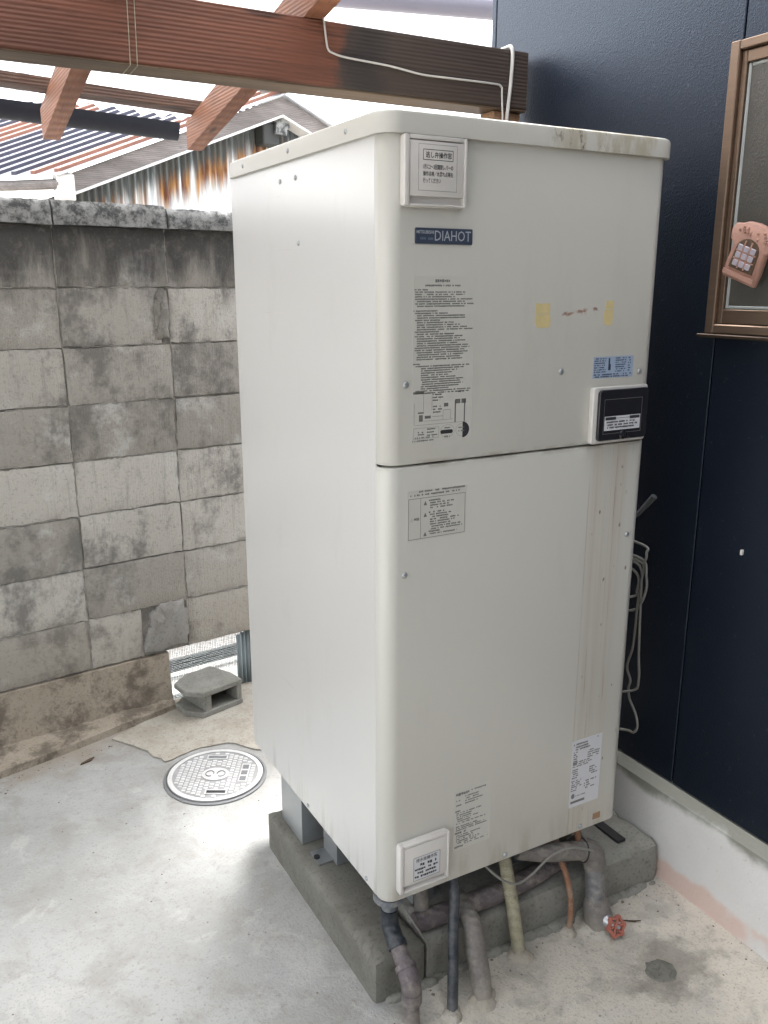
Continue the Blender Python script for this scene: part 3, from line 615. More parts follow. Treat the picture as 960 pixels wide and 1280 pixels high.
# ================================================================== water heater
W, D, ZB, ZT, R_ = .63, .737, .24, 1.69, .03
WH = thing("water_heater", "tall ivory steel electric water heater standing on the concrete base", "water heater", (0, 0, 0))
def uprof(ins=0, back=.034):
    pts = []
    r = R_ - ins
    for k in range(9):
        an = math.radians(180 + 90 * k / 8); pts.append((R_ + r * math.cos(an), R_ + r * math.sin(an)))
    for k in range(9):
        an = math.radians(270 + 90 * k / 8); pts.append((W - R_ + r * math.cos(an), R_ + r * math.sin(an)))
    return pts + [(W - ins - .0002, back), (ins + .0002, back)]
def fpanel(name, z0, z1, ):
    b_ = .0025; rings = []
    for z, i in ((z0, b_), (z0 + b_ * .3, b_ * .3), (z0 + b_, 0), (z1 - b_, 0), (z1 - b_ * .3, b_ * .3), (z1, b_)): rings.append([Vector((x, y, z)) for x, y in uprof(i)])
    return MB().loft(rings).build(name, MT['front'], WH, 40)
fpanel("upper_front_panel", 1.1425, ZT); fpanel("lower_front_panel", ZB, 1.1385)
bx("side_panel", (.0005, .0365, ZB), (.02, D, ZT), MT['side'], WH, .001); bx("side_panel", (W - .02, .0365, ZB), (W - .0005, D, ZT), MT['side'], WH, .001)
bx("core", (.004, .028, ZB + .004), (W - .004, D - .002, ZT - .001), MT['dark'], WH)
lid = []
lp_ = rrect(-.009, -.009, W + .009, D + .006, .036, 6)
for z, i in ((ZT - .004, 0), (ZT + .024, 0), (ZT + .0285, .0015), (ZT + .031, .005), (ZT + .0325, .02)):
    c = (W / 2, D / 2); lid.append([Vector((c[0] + (x - c[0]) * (1 - i / .32), c[1] + (y - c[1]) * (1 - i / .36), z)) for x, y in lp_])
MB().loft(lid).build("top_lid", MT['lid'], WH, 30)
# legs
def leg(x0, y0, s_):
    mb = MB(); X = (lambda v: x0 + v * s_)
    for a_, b_ in (((0, 0, .106), (.004, .13, .245)), ((.004, 0, .106), (.055, .004, .245)), ((.004, .126, .106), (.055, .13, .245)), ((-.0, 0, .1005), (.075, .13, .106))):
        mb.box((min(X(a_[0]), X(b_[0])), y0 + a_[1], a_[2]), (max(X(a_[0]), X(b_[0])), y0 + b_[1], b_[2]))
    o = mb.build("leg", MT['steel'], WH)
    bo = MB(); bo.lathe([(.011, .106), (.011, .114), (.006, .1145), (.006, .13), (.003, .131)], 8, Matrix.Translation((X(.045), y0 + .06, 0))); bo.build("anchor_bolt", MT['steel'], o)
for q in ((.010, .44, 1), (W - .01, .44, -1), (.14, .12, 1), (W - .14, .12, -1)): leg(*q)
def shelf_bracket():
    mb = MB(); mb.box((.012, .345, .1005), (.05, .40, .104)); mb.box((.05, .325, .1005), (.055, .40, .16)); mb.box((.055, .325, .1005), (.105, .331, .15)); return mb.build("foot_bracket", MT['steel'], WH)
shelf_bracket()
MB().lathe([(.0075, 0), (.0075, .004), (.003, .0042)], 12, Matrix.Translation((.018, .372, .104))).build("bolt_hole", MT['dark'], WH)
# screws
scr = MB().lathe([(.0058, 0), (.0058, .0012), (.0042, .003), (.0015, .0036)], 12, FRONT).mesh("screw", MT['steel'])
for x, z in ((.041, 1.284), (.385, 1.291), (.589, 1.282), (.041, .937), (.589, .938), (.512, .252), (.3, .252)): inst("screw", scr, WH, (x, -.0001, z))
ss = MB().lathe([(.005, 0), (.005, .0012), (.0035, .0026), (.001, .003)], 10, Matrix.Rotation(math.radians(-90), 4, 'Y')).mesh("screw", MT['steel'])
for y, z, x in ((.122, 1.703, -.0088), (.374, 1.703, -.0088), (.628, 1.703, -.0088), (.361, 1.653, 0), (.439, 1.653, 0), (.353, 1.531, 0), (.376, .252, 0), (.078, .252, 0)): inst("screw", ss, WH, (x + .0004, y, z))
def cover(name, x0, z0, x1, z1):
    c = MB(); o = c.prism(rrect(x0, z0, x1, z1, .006, 3), .0, .006, FRONT, .0015).build(name, MT['cover'], WH)
    fr = MB()
    for lo, hi in (((x0 + .0, -.017, z0 + .001), (x0 + .0095, -.004, z1 - .001)), ((x1 - .0055, -.017, z0 + .001), (x1 - .0, -.004, z1 - .001)), ((x0 + .0097, -.0165, z1 - .0075), (x1 - .0057, -.004, z1 - .0008)), ((x0 + .0097, -.0165, z0 + .001), (x1 - .0057, -.004, z0 + .0045))): fr.box(lo, hi, .0018, 2)
    fr.build("rim", MT['cover'], o)
    bx("lid", (x0 + .0102, -.0155, z0 + .0165), (x1 - .0062, -.0062, z1 - .009), MT['cover'], o, .0012, 2)
    return o
def frame_lines(mb, x0, z0, x1, z1, y, t):
    q_front(mb, x0, z0, x1, z0 + t, y); q_front(mb, x0, z1 - t, x1, z1, y); q_front(mb, x0, z0 + t, x0 + t, z1 - t, y); q_front(mb, x1 - t, z0 + t, x1, z1 - t, y)
o = cover("relief_valve_cover", .027, 1.575, .147, 1.685)
t = MB(); yy = -.0159
text_mb("逃し弁操作窓", .0665, 1.6505, .0095, .05, yy, t, .012); frame_lines(t, .0615, 1.647, .1195, 1.6635, yy, .0009)
for i, s_ in enumerate(("1月に2〜3回開閉レバーの", "操作点検／水漏れ点検を", "行ってください")): text_mb(s_, .0615, 1.633 - .0105 * i, .0078, .058 if i < 2 else .034, yy, t, .01)
t.build("lettering", MT['black'], o, 0, kind="stuff")
t = MB(); frame_lines(t, .053, 1.6, .1275, 1.671, -.0157, .0005); t.build("label_outline", MT['ink'], o, 0)
o = cover("drain_valve_cover", .026, .265, .143, .376)
t = MB(); q_front(t, .058, .286, .121, .34, -.0157); t.build("label", MT['white'], o, 0)
t = MB(); frame_lines(t, .058, .286, .121, .34, -.0159, .0008); text_mb("排水栓操作窓", .064, .3275, .009, .05, -.0159, t, .015); fine_print(t, .066, .117, .324, 1, .01, .0075, -.0159, (.9, 1)); fine_print(t, .061, .119, .3135, 3, .0085, .0055, -.0159, (.85, 1)); t.build("lettering", MT['black'], o, 0, kind="stuff")
# badge
o = MB().prism(rrect(.056, 1.518, .1715, 1.5435, .002, 3), 0, .0022, FRONT, .0006).build("brand_plate", MT['badge'], WH)
t = text_mb("DIAHOT", .0945, 1.5232, .0165, .073, -.0024); t.build("lettering", MT['silver'], o, 0, kind="stuff")
t = text_mb("MITSUBISHI", .0585, 1.534, .0055, .034, -.0024, None, .02); t.build("lettering", MT['silver'], o, 0, kind="stuff")
t = MB(); fine_print(t, .061, .092, 1.5285, 1, .006, .0045, -.0024, (.98, 1), 0, .95); t.build("lettering", MT['dimsilver'], o, 0, kind="stuff")
def sticker(name, x0, z0, x1, z1, mat): return MB().prism([(x0, z0), (x1, z0), (x1, z1), (x0, z1)], 0, .0004, FRONT).build(name, mat, WH, 0)
Y = -.0007
o = sticker("instruction_sticker", .054, 1.181, .181, 1.466, MT['paper']); t = MB()
fine_print(t, .098, .128, 1.4605, 1, .006, .0052, Y, (.9, 1), 0, .95); fine_print(t, .078, .15, 1.452, 1, .006, .0036, Y, (.98, 1))
z = 1.4445
for ind, ln, fill in ((0, 1, (.22, .25)), (.003, 3, (.6, .9)), (.003, 1, (.98, 1)), (.007, 1, (.8, .85)), (.003, 1, (.98, 1)), (.007, 1, (.8, .85)), (-1, 0, 0), (0, 1, (.38, .4)), (.003, 1, (.5, .6)), (.007, 2, (.5, .98)), (.003, 1, (.42, .45)), (.007, 4, (.6, 1)), (.003, 1, (.4, .45)), (.007, 1, (.65, .7)), (.003, 1, (.8, .85)), (.007, 4, (.7, 1)), (.003, 2, (.78, .98)), (.007, 4, (.75, 1)), (-1, 0, 0), (0, 1, (.1, .12)), (.003, 1, (.97, 1)), (.016, 10, (.5, 1)), (.003, 1, (.98, 1)), (.007, 1, (.9, 1))):
    if ind < 0: z -= .004; continue
    fine_print(t, .055, .178, z, ln, .0039, .0027, Y, fill, ind, .9); z -= .0039 * ln
q_front(t, .056, 1.2665, .078, 1.2705, Y)
for a_ in ((.077, 1.236, .0775, 1.268), (.0945, 1.236, .095, 1.268), (.077, 1.2675, .095, 1.268), (.058, 1.212, .0585, 1.25), (.06, 1.2115, .17, 1.2119), (.077, 1.218, .14, 1.2184), (.095, 1.225, .118, 1.2255), (.118, 1.218, .1184, 1.236), (.118, 1.2355, .134, 1.236), (.1335, 1.218, .134, 1.236), (.143, 1.212, .1455, 1.252), (.163, 1.212, .1655, 1.252), (.080, 1.2225, .0925, 1.2275), (.066, 1.232, .078, 1.2345), (.068, 1.218, .076, 1.2295), (.144, 1.2455, .155, 1.2535), (.157, 1.2455, .167, 1.2535), (.12, 1.2415, .129, 1.248)): q_front(t, *a_, Y)
for x0, z0, n_ in ((.096, 1.2655, 3), (.097, 1.2445, 3), (.146, 1.2685, 1)): fine_print(t, x0, x0 + .022, z0, n_, .005, .0032, Y, (.7, 1))
frame_lines(t, .057, 1.187, .11, 1.2065, Y, .0004); fine_print(t, .085, .108, 1.205, 3, .0055, .003, Y, (.6, 1)); fine_print(t, .066, .08, 1.2, 2, .004, .003, Y, (.8, 1)); fine_print(t, .055, .1, 1.185, 1, .005, .0028, Y, (.95, 1)); fine_print(t, .06, .1, 1.1905, 1, .005, .0028, Y, (.95, 1))
t.build("print", MT['ink'], o, 0, kind="stuff")
t = MB(); M1 = Matrix.Translation((.161, 0, 1.197)) @ FRONT; h_ = [(.0145 * math.cos(math.radians(-90 + 15 * k)), .0145 * math.sin(math.radians(-90 + 15 * k))) for k in range(13)]
t.prism(h_, .0005, .0007, M1); t.build("seal_mark", MT['black'], o, 0); t = MB(); t.prism([(x, y) for x, y in rrect(-.0145, -.0035, .012, .0035, .0034, 4)], .0005, .0007, Matrix.Translation((.128, 0, 1.196)) @ FRONT); t.build("seal_mark", MT['black'], o, 0)
t = MB()
for cx, r in ((.161, .0148), (.128, .0148)):
    for k in range(28):
        a0, a1 = 2 * math.pi * k / 28, 2 * math.pi * (k + 1) / 28
        t.add([(cx + q * math.cos(b_), -.00065, 1.197 + q * .8 * math.sin(b_)) for q, b_ in ((r, a0), (r, a1), (r - .0004, a1), (r - .0004, a0))], [(0, 1, 2, 3)])
fine_print(t, .152, .165, 1.203, 2, .006, .003, -.0009, (.8, 1)); fine_print(t, .122, .134, 1.2045, 1, .006, .003, Y, (.9, 1)); fine_print(t, .122, .134, 1.189, 1, .006, .003, Y, (.9, 1)); t.build("seal_outline", MT['ink'], o, 0, kind="stuff")
# warning table
o = sticker("warning_sticker", .046, .999, .174, 1.094, MT['paper']); t = MB(); frame_lines(t, .048, 1.002, .171, 1.079, Y, .0009); q_front(t, .0735, 1.003, .0743, 1.078, Y)
fine_print(t, .07, .17, 1.0925, 1, .005, .0035, Y, (.98, 1)); fine_print(t, .052, .16, 1.0865, 1, .005, .0035, Y, (.98, 1)); text_mb("⚠", .052, 1.0365, .0065, None, Y, t); fine_print(t, .06, .071, 1.043, 1, .006, .006, Y, (.98, 1), 0, 1)
for z0, n_ in ((1.072, 4), (1.05, 8), (1.0135, 2)):
    t.add([(.08, Y, z0 - .0075), (.0875, Y, z0 - .0075), (.0838, Y, z0 + .0005)], [(0, 1, 2)]); fine_print(t, .0915, .168, z0 + .002, 1, .005, .0036, Y, (.3, .5)); fine_print(t, .094, .168, z0 - .0028, n_ - 1, .0046, .0032, Y, (.5, 1))
t.build("print", MT['ink'], o, 0, kind="stuff")
# blue notice over the breaker
o = sticker("blue_sticker", .465, 1.273, .571, 1.315, MT['blue']); t = MB()
for x0, x1 in ((.468, .499), (.523, .553)): fine_print(t, x0, x1, 1.3125, 7, .0043, .0027, Y, (.75, 1))
q_front(t, .5045, 1.288, .5085, 1.312, Y); q_front(t, .5085, 1.288, .511, 1.3, Y); fine_print(t, .557, .567, 1.3125, 6, .005, .003, Y, (.5, 1)); fine_print(t, .468, .568, 1.2815, 2, .0042, .003, Y, (.9, 1)); t.build("print", MT['badge'], o, 0, kind="stuff")
# breaker box
o = MB().prism(rrect(.461, 1.144, .606, 1.2565, .005, 3), 0, .012, FRONT, .002).build("breaker_cover", MT['cover'], WH)
MB().prism(rrect(.4715, 1.1505, .6025, 1.2515, .007, 4), .0122, .019, FRONT, .0015).build("smoked_lid", MT['smoke'], o)
t = MB(); frame_lines(t, .484, 1.164, .585, 1.233, -.0193, .0007); t.build("lid_outline", MT['ink'], o, 0)
t = MB(); q_front(t, .4865, 1.1705, .582, 1.199, -.0193); t.build("breaker_label", MT['white'], o, 0)
t = MB(); q_front(t, .4885, 1.1915, .5165, 1.1975, -.0196); q_front(t, .5165, 1.194, .553, 1.1948, -.0196); q_front(t, .553, 1.1915, .58, 1.1975, -.0196); fine_print(t, .489, .579, 1.189, 3, .0055, .0036, -.0196, (.85, 1), 0, .6); t.build("print", MT['black'], o, 0, kind="stuff")
MB().lathe([(.0095, .019), (.0095, .0215), (.007, .0235), (.002, .024)], 16, Matrix.Translation((.536, 0, 1.1605)) @ FRONT).build("latch", MT['smoke'], o)
# rating plates
o = sticker("rating_sticker", .163, .309, .256, .45, MT['paper']); t = MB(); fine_print(t, .167, .20, .444, 1, .006, .007, Y, (1, 1), 0, .98); fine_print(t, .205, .25, .4445, 1, .006, .004, Y, (.9, 1))
fine_print(t, .168, .182, .428, 2, .011, .004, Y, (.9, 1)); fine_print(t, .19, .235, .434, 4, .0055, .0036, Y, (.6, 1)); fine_print(t, .166, .179, .4035, 1, .006, .0045, Y, (.95, 1)); fine_print(t, .169, .248, .398, 6, .0048, .0033, Y, (.4, 1)); fine_print(t, .169, .248, .366, 3, .0042, .0033, Y, (.5, 1)); fine_print(t, .166, .194, .352, 1, .005, .0048, Y, (1, 1), 0, .95); fine_print(t, .17, .25, .345, 5, .0045, .0034, Y, (.35, .9)); fine_print(t, .166, .187, .319, 1, .005, .005, Y, (1, 1), 0, .98); fine_print(t, .19, .25, .322, 1, .005, .003, Y, (1, 1)); t.build("print", MT['ink'], o, 0, kind="stuff")
o = sticker("name_plate", .474, .31, .561, .477, MT['white']); t = MB(); fine_print(t, .478, .518, .47, 1, .006, .005, Y, (1, 1), 0, .97); fine_print(t, .484, .54, .463, 2, .006, .005, Y, (.6, 1), 0, .9); fine_print(t, .545, .557, .4735, 1, .004, .003, Y, (1, 1))
fine_print(t, .479, .492, .45, 6, .0055, .0038, Y, (.8, 1)); fine_print(t, .52, .556, .446, 4, .0055, .0035, Y, (.4, 1)); fine_print(t, .478, .555, .424, 3, .005, .0033, Y, (.5, 1)); fine_print(t, .478, .496, .406, 5, .005, .0035, Y, (.9, 1)); fine_print(t, .528, .555, .402, 4, .0055, .0035, Y, (.5, 1)); fine_print(t, .477, .51, .378, 6, .0048, .0034, Y, (.4, 1)); fine_print(t, .515, .555, .37, 4, .006, .004, Y, (.4, .9), 0, .6); q_front(t, .478, .3195, .519, .3255, Y); fine_print(t, .492, .52, .338, 1, .005, .003, Y, (1, 1)); t.prism([(.005 * math.cos(k * .6283), .0065 * math.sin(k * .6283)) for k in range(10)], .0005, .0007, Matrix.Translation((.484, 0, .338)) @ FRONT); t.build("print", MT['ink'], o, 0, kind="stuff")
MB().prism([(.549, .257), (.5715, .2565), (.571, .2725), (.5495, .272)], 0, .0006, FRONT).build("brown_tag", MT['rustst'], WH, 0)
for pts in ([(.317, 1.3995), (.3505, 1.4), (.3508, 1.4185), (.332, 1.4175), (.3172, 1.419)], [(.3172, 1.398), (.3508, 1.3988), (.3535, 1.386), (.352, 1.375), (.335, 1.3735), (.322, 1.375), (.3165, 1.384)], [(.4875, 1.408), (.5, 1.4055), (.508, 1.409), (.508, 1.4225), (.497, 1.4205), (.49, 1.423)], [(.4872, 1.4065), (.4995, 1.404), (.5078, 1.4075), (.508, 1.388), (.506, 1.377), (.497, 1.3745), (.487, 1.378), (.484, 1.392)]):
    MB().prism(pts, 0, .0007, FRONT).build("tape_remnant", MT['tape'], WH, 0)

# ================================================================== pipes round the foot of the heater
pA = thing("drain_pipe", "blue grey drain pipe elbowing down from the heater's front left corner", "pipe")
MB().lathe([(.034, .226), (.034, .238), (.02, .2385)], 20, Matrix.Translation((.03, .034, 0))).build("flange", MT['pgrey'], pA)
MB().tube([(.03, .034, .238), (.03, .034, .20)], .0165, 16).build("upper_pipe", MT['pgrey'], pA)
MB().tube([(.03, .034, .20), (.03, .034, .18), (.029, .027, .163), (.028, .014, .152), (.026, -.004, .143)], .0185, 16, 4).build("upper_elbow", MT['pblack'], pA, 50)
MB().tube([(.026, -.004, .143), (.024, -.05, .115)], [.0165, .018], 16).build("sloping_pipe", MT['ptape'], pA)
MB().tube([(.024, -.046, .118), (.0235, -.058, .109), (.023, -.068, .096), (.023, -.071, .07)], [.0195, .021, .021, .02], 16, 4).build("lower_elbow", MT['ptape'], pA, 50)
MB().tube([(.023, -.071, .075), (.024, -.073, -.01)], .0155, 16).build("lower_pipe", MT['ptape'], pA)
for a_, b_, r_ in (((.0268, -.001, .1445), (.0258, -.012, .1378), .0205), ((.0245, -.041, .1205), (.0238, -.05, .1148), .0222), ((.023, -.0708, .082), (.0232, -.0715, .058), .0212)):
    MB().tube([a_, b_], r_, 16).build("coupling", MT['pblack'] if r_ < .021 else MT['ptape'], pA)
MB().tube([(.185, .035, .25), (.178, .012, .19), (.155, -.02, .13), (.13, -.06, .06), (.109, -.091, .0)], .0115, 14, 5).build("black_hose", MT['pblack'], None, 60, label="slim black hose slanting from the heater to the floor", cat="hose")
MB().tube([(.225, .06, .14), (.216, .03, .136), (.206, -.018, .12), (.198, -.045, .08), (.193, -.07, .04), (.188, -.088, .004)], [.012, .018, .0215, .0225, .0215, .02], 16, 5).build("stub_pipe", MT['pwrap'], None, 60, label="thick grey taped pipe end leaning out over the base onto the floor", cat="pipe")
tw = MB(); tw.add([(.214, .012, .15), (.236, -.012, .115), (.224, -.02, .098), (.206, -.028, .13), (.224, .0, .128)], [(0, 1, 4), (1, 2, 4), (2, 3, 4), (3, 0, 4)])
o = tw.build("torn_wrap", MT['pwrap'], bpy.data.objects["stub_pipe"], 0); o.modifiers.new("t", 'SOLIDIFY').thickness = .002
ho = []; hr = []
for i in range(140):
    t_ = i / 139; q = Vector((.318, .035, .25)).lerp(Vector((.323, -.004, .12)), min(1, t_ * 2)) if t_ < .5 else Vector((.323, -.004, .12)).lerp(Vector((.331, -.026, .0)), t_ * 2 - 1)
    ho.append(q); hr.append(.0135 + .0019 * math.sin(i * math.pi / 1.5))
MB().tube(ho, hr, 14).build("ribbed_hose", MT['beige'], None, 60, label="beige ribbed hose running from under the heater to the floor", cat="hose")
MB().tube([(.47, .05, .25), (.478, .022, .17), (.484, .0, .12), (.484, -.018, .06), (.474, -.026, -.002)], .0072, 10, 5).build("copper_pipe", MT['copper'], None, 60, label="thin brown copper pipe bowing down to the floor beside the valve", cat="pipe")
sv = thing("supply_pipe", "grey wrapped supply pipe with an elbow and a red wheel valve", "pipe")
MB().tube([(.36, .035, .218), (.42, .018, .204), (.50, .004, .188), (.53, -.002, .183)], [.018, .022, .0215, .021], 16, 4).build("horizontal_run", MT['pwrap'], sv, 60)
MB().tube([(.52, .0, .185), (.538, -.004, .181), (.551, -.007, .170), (.556, -.009, .15), (.555, -.011, .13)], [.024, .026, .0265, .026, .024], 18, 5).build("elbow", MT['pwrap'], sv, 60)
MB().tube([(.555, -.011, .14), (.548, -.03, .062)], .0225, 18).build("riser", MT['priser'], sv)
MB().tube([(.549, -.028, .068), (.548, -.034, .045), (.55, -.042, .02), (.552, -.047, -.005)], [.024, .031, .034, .034], 16, 4).build("valve_body", MT['pwrap'], sv, 60)
stp = MB(); c_ = Vector((.524, -.001, .1835)); ax = Vector((1, -.2, -.25)).normalized(); u_ = ax.orthogonal().normalized(); w_ = ax.cross(u_)
stp.tube([c_ + (u_ * math.cos(k * .3491) + w_ * math.sin(k * .3491)) * .0262 for k in range(19)], .0016, 6); stp.build("strap", MT['dark'], sv, 60)
hx = Vector((-.1, -.85, .42)).normalized(); hc = Vector((.556, -.092, .03)); Mh = Matrix.Translation(hc) @ hx.to_track_quat('Z', 'Y').to_matrix().to_4x4()
MB().tube([(.545, -.04, .03), tuple(hc - hx * .004)], [.022, .011], 14).build("bonnet", MT['steel'], sv)
hw = MB(); ring = []
for k in range(48):
    an = 2 * math.pi * k / 48; r = .0228 + .0028 * math.cos(6 * an); ring.append((r * math.cos(an), r * math.sin(an)))
rr = [[Mh @ Vector((x * s_, y * s_, z)) for x, y in ring] for s_, z in ((1, -.004), (1.06, 0), (1, .004), (.74, .004), (.68, 0), (.74, -.004), (1, -.004))]
hw.loft(rr, False)
for k in range(3):
    an = math.radians(60 * k); d = Vector((math.cos(an), math.sin(an), 0)); hw.tube([Mh @ (d * -.0185), Mh @ (d * .0185)], .0032, 8)
hw.lathe([(.006, -.005), (.0065, .005), (.003, .007)], 10, Mh)
hw.build("handwheel", MT['red'], sv, 60)
MB().lathe([(.004, .007), (.004, .010), (.002, .0105)], 8, Mh).build("wheel_nut", MT['steel'], sv)
MB().tube([(.10, .045, .124), (.2, .04, .126), (.32, .034, .127), (.46, .05, .125), (.60, .09, .122)], .022, 14, 5).build("floor_pipe", MT['ptape'], None, 60, label="dark grey lagged pipe lying along the top of the concrete base", cat="pipe")
MB().tube([(.13, .07, .25), (.128, .065, .17), (.124, .06, .125), (.12, .09, .115)], .016, 14, 5).build("short_pipe", MT['pwrap'], None, 60, label="short grey vertical pipe in the shade behind the drain pipe", cat="pipe")
MB().tube([(.245, .01, .247), (.275, -.012, .212), (.315, -.021, .187), (.36, -.016, .187), (.42, -.012, .213), (.47, -.02, .222), (.53, -.03, .2)], .0028, 8, 6).build("thin_wire", MT['cable'], None, 60, label="thin grey wire sagging across the beige hose to the supply pipe", cat="wire")
MB().tube([(.045, .02, .225), (.075, .0, .16), (.10, -.005, .112), (.104, -.004, .09), (.104, -.004, .05)], .0022, 8, 5).build("bonding_wire", MT['cable'], None, 60, label="thin wire dropping over the seam of the concrete base", cat="wire")
bx("angle_iron", (.70, .06, .1005), (.726, .30, .108), MT['dark'], None, .001, label="flat black steel strip on the base beside the white plinth", cat="steel strip")
MB().tube([(.52, .02, .25), (.525, .015, .19)], .008, 10).build("short_copper_pipe", MT['copper'], None, label="short copper stub just above the supply pipe elbow", cat="pipe")
# cable loops hanging in the gap beside the house wall
cb = thing("cable_coil", "loose loops of grey cable hanging between the heater and the blue wall", "cable")
Lx = .727
for pts in ([(.655, .2, .90), (Lx, .085, .872), (Lx, .07, .855), (Lx, .074, .835), (Lx, .10, .825), (.66, .15, .82)],
            [(.66, .14, .86), (Lx, .083, .838), (Lx, .065, .80), (Lx, .062, .77), (Lx, .075, .73), (Lx, .10, .705), (.66, .16, .69)],
            [(.66, .14, .85), (Lx, .085, .83), (Lx, .078, .78), (Lx, .074, .70), (Lx, .068, .60), (Lx, .062, .54), (Lx, .08, .505), (.66, .14, .49)],
            [(.66, .15, .84), (Lx, .088, .82), (Lx, .085, .72), (Lx, .088, .62), (Lx, .102, .56), (Lx, .088, .53), (Lx, .092, .505), (Lx, .085, .48), (Lx, .062, .45), (Lx, .054, .42), (Lx, .066, .40), (Lx, .09, .395), (.66, .15, .40)],
            [(.67, .13, .84), (Lx, .096, .80), (Lx, .09, .755), (Lx, .10, .74), (.67, .14, .73)]):
    MB().tube(pts, .0031, 8, 6).build("loop", MT['cable'], cb, 60)
MB().tube([(.66, .25, .80), (.775, .15, .925), (.782, .112, .974)], [.006, .006, .0078], 10).build("cable_stub", MT['stub'], None, 60, label="grey cable end sticking out from behind the heater before the blue wall", cat="cable")

# ================================================================== manhole cover, loose block, floor oddments
mh = thing("manhole_cover", "round pale cast manhole cover with basket tread let into the floor", "manhole cover", (-.035, 1.0, 0)); mh.scale = (.945, .945, 1)
MB().lathe([(.151, .0066), (.151, .0092), (.1365, .0092), (.1365, .0066), (.151, .0066)], 64, None, False).build("rim", MT['cast'], mh, 30)
MB().lathe([(.164, -.01), (.164, .0035), (.157, .0062), (.1555, .001)], 64).build("ring", MT['ring'], mh, 40)
MB().lathe([(.152, -.01), (.152, .007), (.1505, .0085), (.137, .0085), (.136, .0065), (.0005, .0065)], 64).build("cover", MT['castlow'], mh, 30)  # plate between the tread lugs, set darker than the lugs
tr = MB(); nn = 0
Mt = Matrix.Rotation(math.radians(35), 4, 'Z')
SL = [(-.015, .101), (.021, -.1005)]
def clear(x, y):
    if math.hypot(x, y) > .128: return False
    if (x / .05) ** 2 + (y / .045) ** 2 < 1: return False
    for sx, sy in ((-.012, .100), (.02, -.101)):
        if abs(x - sx) < .041 and abs(y - sy) < .02: return False
    if abs(x - .092) < .021 and abs(y - .01) < .062: return False
    return True
for i in range(-8, 9):
    for j in range(-9, 10):
        x, y = i * .0165, j * .0145 + (.00725 if i % 2 else 0)
        if clear(x, y): tr.box((x - .0066, y - .0056, .0064), (x + .0066, y + .0056, .0088), .001)
tr.build("tread", MT['cast'], mh, 0, kind="stuff").rotation_euler.z = math.radians(-29)
def turned(o): o.rotation_euler.z = math.radians(-29); return o
for sx, sy, mm in ((-.012, .100, MT['ring']), (.02, -.101, MT['dark'])):
    rim = MB()
    for lo, hi in (((sx - .034, sy - .0125, .0066), (sx + .034, sy - .0085, .0094)), ((sx - .034, sy + .0085, .0066), (sx + .034, sy + .0125, .0094)), ((sx - .034, sy - .0083, .0066), (sx - .030, sy + .0083, .0094)), ((sx + .030, sy - .0083, .0066), (sx + .034, sy + .0083, .0094))): rim.box(lo, hi)
    o = turned(rim.build("lifting_slot", MT['cast'], mh, 0)); bx("slot_hole", (sx - .0298, sy - .0083, .0064), (sx + .0298, sy + .0083, .0072), mm, o)
o = turned(MB().prism([(.044 * math.cos(k * math.pi / 16), .037 * math.sin(k * math.pi / 16)) for k in range(32)], .0066, .0092, None, .0008).build("emblem", MT['cast'], mh))
em = MB(); em.tube([(-.03 + .013 * math.cos(k * .5236) + .012, .016 * math.sin(k * .5236), .0098) for k in range(11)], .0016, 6); em.tube([(.018 - .013 * math.cos(k * .5236), .016 * math.sin(k * .5236), .0098) for k in range(11)], .0016, 6); em.build("emblem_relief", MT['ring'], o, 60)
o = turned(MB().box((.078, -.045, .0066), (.106, .062, .009), .001).build("text_plate", MT['cast'], mh, 20))
tp = MB()
for k in range(3): tp.box((.082, -.038 + .034 * k, .0091), (.102, -.016 + .034 * k, .0102), .001)
tp.build("raised_mark", MT['ring'], o)

cbk = thing("half_concrete_block", "broken half of a hollow concrete block lying beside the wall gap", "block", (.055, 1.362, .005), math.radians(16))
# local x along the core-opening face, y back, z up
LX, LY, LZ = .150, .15, .095; sh = .02
def plate(z0, z1, j): return MB().prism([(-.012, .0), (LX, .0), (LX + .004, .07), (LX - .02, LY + .02), (.02, LY + .02), (-.042, .135), (-.05, .055)], z0, z1, None, .003)
plate(0, sh, 0).build("lower_shell", MT['base'], cbk, 30); plate(LZ - sh, LZ, 0).build("upper_shell", MT['base'], cbk, 30)
wb = MB(); wb.box((.0, .0015, sh - .001), (.022, LY, LZ - sh + .001), .002); wb.box((LX - .022, .0015, sh - .001), (LX - .001, LY, LZ - sh + .001), .002); wb.box((.02, LY - .03, sh - .001), (LX - .02, LY, LZ - sh + .001)); wb.build("web", MT['base'], cbk)

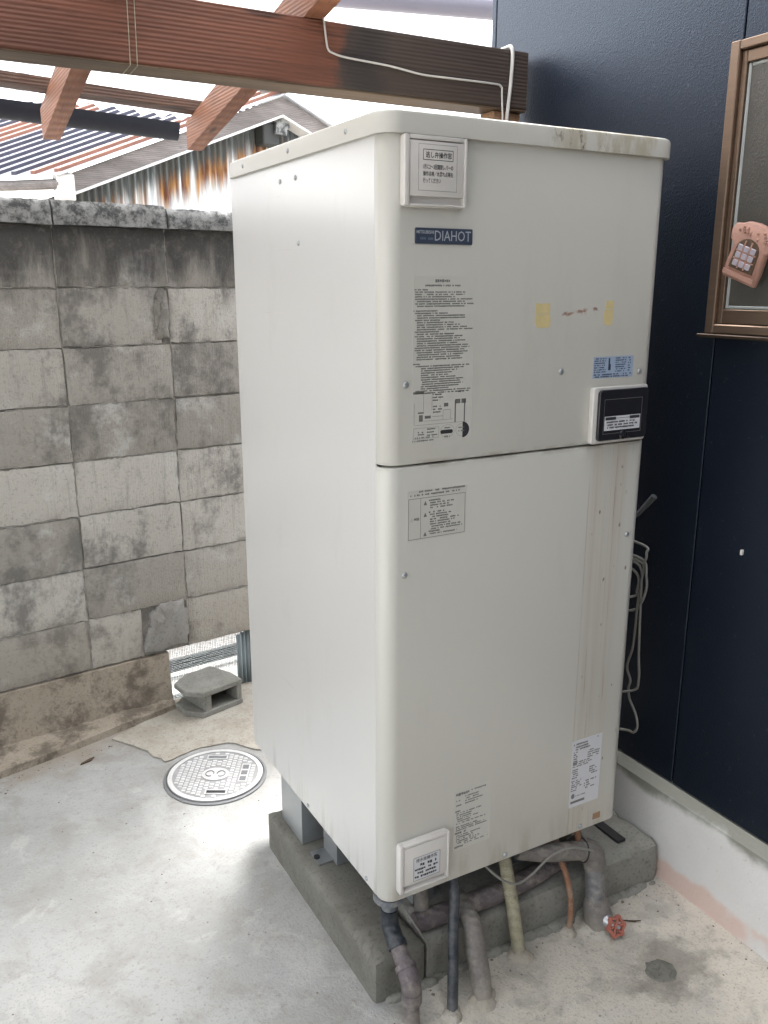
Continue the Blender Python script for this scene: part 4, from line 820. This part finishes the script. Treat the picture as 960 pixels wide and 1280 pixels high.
fpg = thing("floor_plug", "rough grey mortared plug in the floor in front of the white plinth", "floor plug", (.572, -.216, 0))
pg = MB(); rings = []
for r, z in ((.034, .0), (.031, .0035), (.024, .003), (.019, .0055), (.012, .004), (.004, .005)): rings.append([Vector((r * (1 + random.uniform(-.13, .13)) * math.cos(k * .3142), r * (1 + random.uniform(-.13, .13)) * math.sin(k * .3142), z + random.uniform(-.0012, .0012))) for k in range(20)])
pg.loft(rings).build("plug", MT['base2'], fpg, 60)
for i, (x, y, r) in enumerate(((-.36, 1.16, .014), (.6, -.1, .02))):
    pass
yf = bpy.data.objects["yard_floor"]
for x, y, r in ((.331, -.026, .03), (.474, -.026, .022), (.55, -.05, .055), (.188, -.09, .034), (.109, -.092, .024)):
    rings = []; ph = random.uniform(0, 6)
    for f, z in ((1, -.002), (.85, .004), (.68, .009), (.45, .012), (.2, .012)): rings.append([Vector((x + r * f * (1 + .22 * math.sin(3 * q + ph) + random.uniform(-.08, .08)) * math.cos(q), y + r * f * (1 + .22 * math.sin(2 * q + ph) + random.uniform(-.08, .08)) * math.sin(q), z + random.uniform(-.0015, .0015))) for q in [2 * math.pi * i / 22 for i in range(22)]])
    MB().loft(rings).build("mortar_collar", MT['patch'], yf, 60)
gr_ = MB()
for i in range(330):
    if i < 130: x, y = random.uniform(-1.1, .75), random.uniform(-.55, 1.2)
    elif i < 230: x = random.uniform(-.75, .2); y = 1.455 + .30 * (x + .039) - abs(random.gauss(0, .05))
    elif i < 300: x, y = random.uniform(.1, .78), .004 - abs(random.gauss(0, .03))
    else: x, y = .797 - abs(random.gauss(0, .02)), random.uniform(-.6, 0)
    r = random.uniform(.0009, .0032) * (1 if random.random() > .1 else 1.5); h_ = r * random.uniform(.5, 1)
    gr_.add([(x + r * random.uniform(.7, 1.2) * math.cos(q), y + r * random.uniform(.7, 1.2) * math.sin(q), .0005) for q in (0, 1.26, 2.5, 3.77, 5)] + [(x, y, h_ + .0006)], [(0, 1, 5), (1, 2, 5), (2, 3, 5), (3, 4, 5), (4, 0, 5)])
gr_.build("floor_grit", MT['grit'], None, 0, label="loose dark grit and crumbs scattered over the concrete floor", cat="grit", kind="stuff")
lf = MB().tube([(.60, -.055, .003), (.625, -.075, .004), (.645, -.083, .003)], [.001, .002, .001], 6, 4); lf.build("twig", MT['leaf'], None, label="small dark twig on the floor to the right of the red valve", cat="twig")
lf = MB().prism([(-.385, 1.262), (-.35, 1.272), (-.338, 1.29), (-.352, 1.286), (-.38, 1.27)], .001, .004).build("dead_leaf", MT['leaf'], None, label="small dark dead leaf on the floor near the wall footing", cat="leaf")
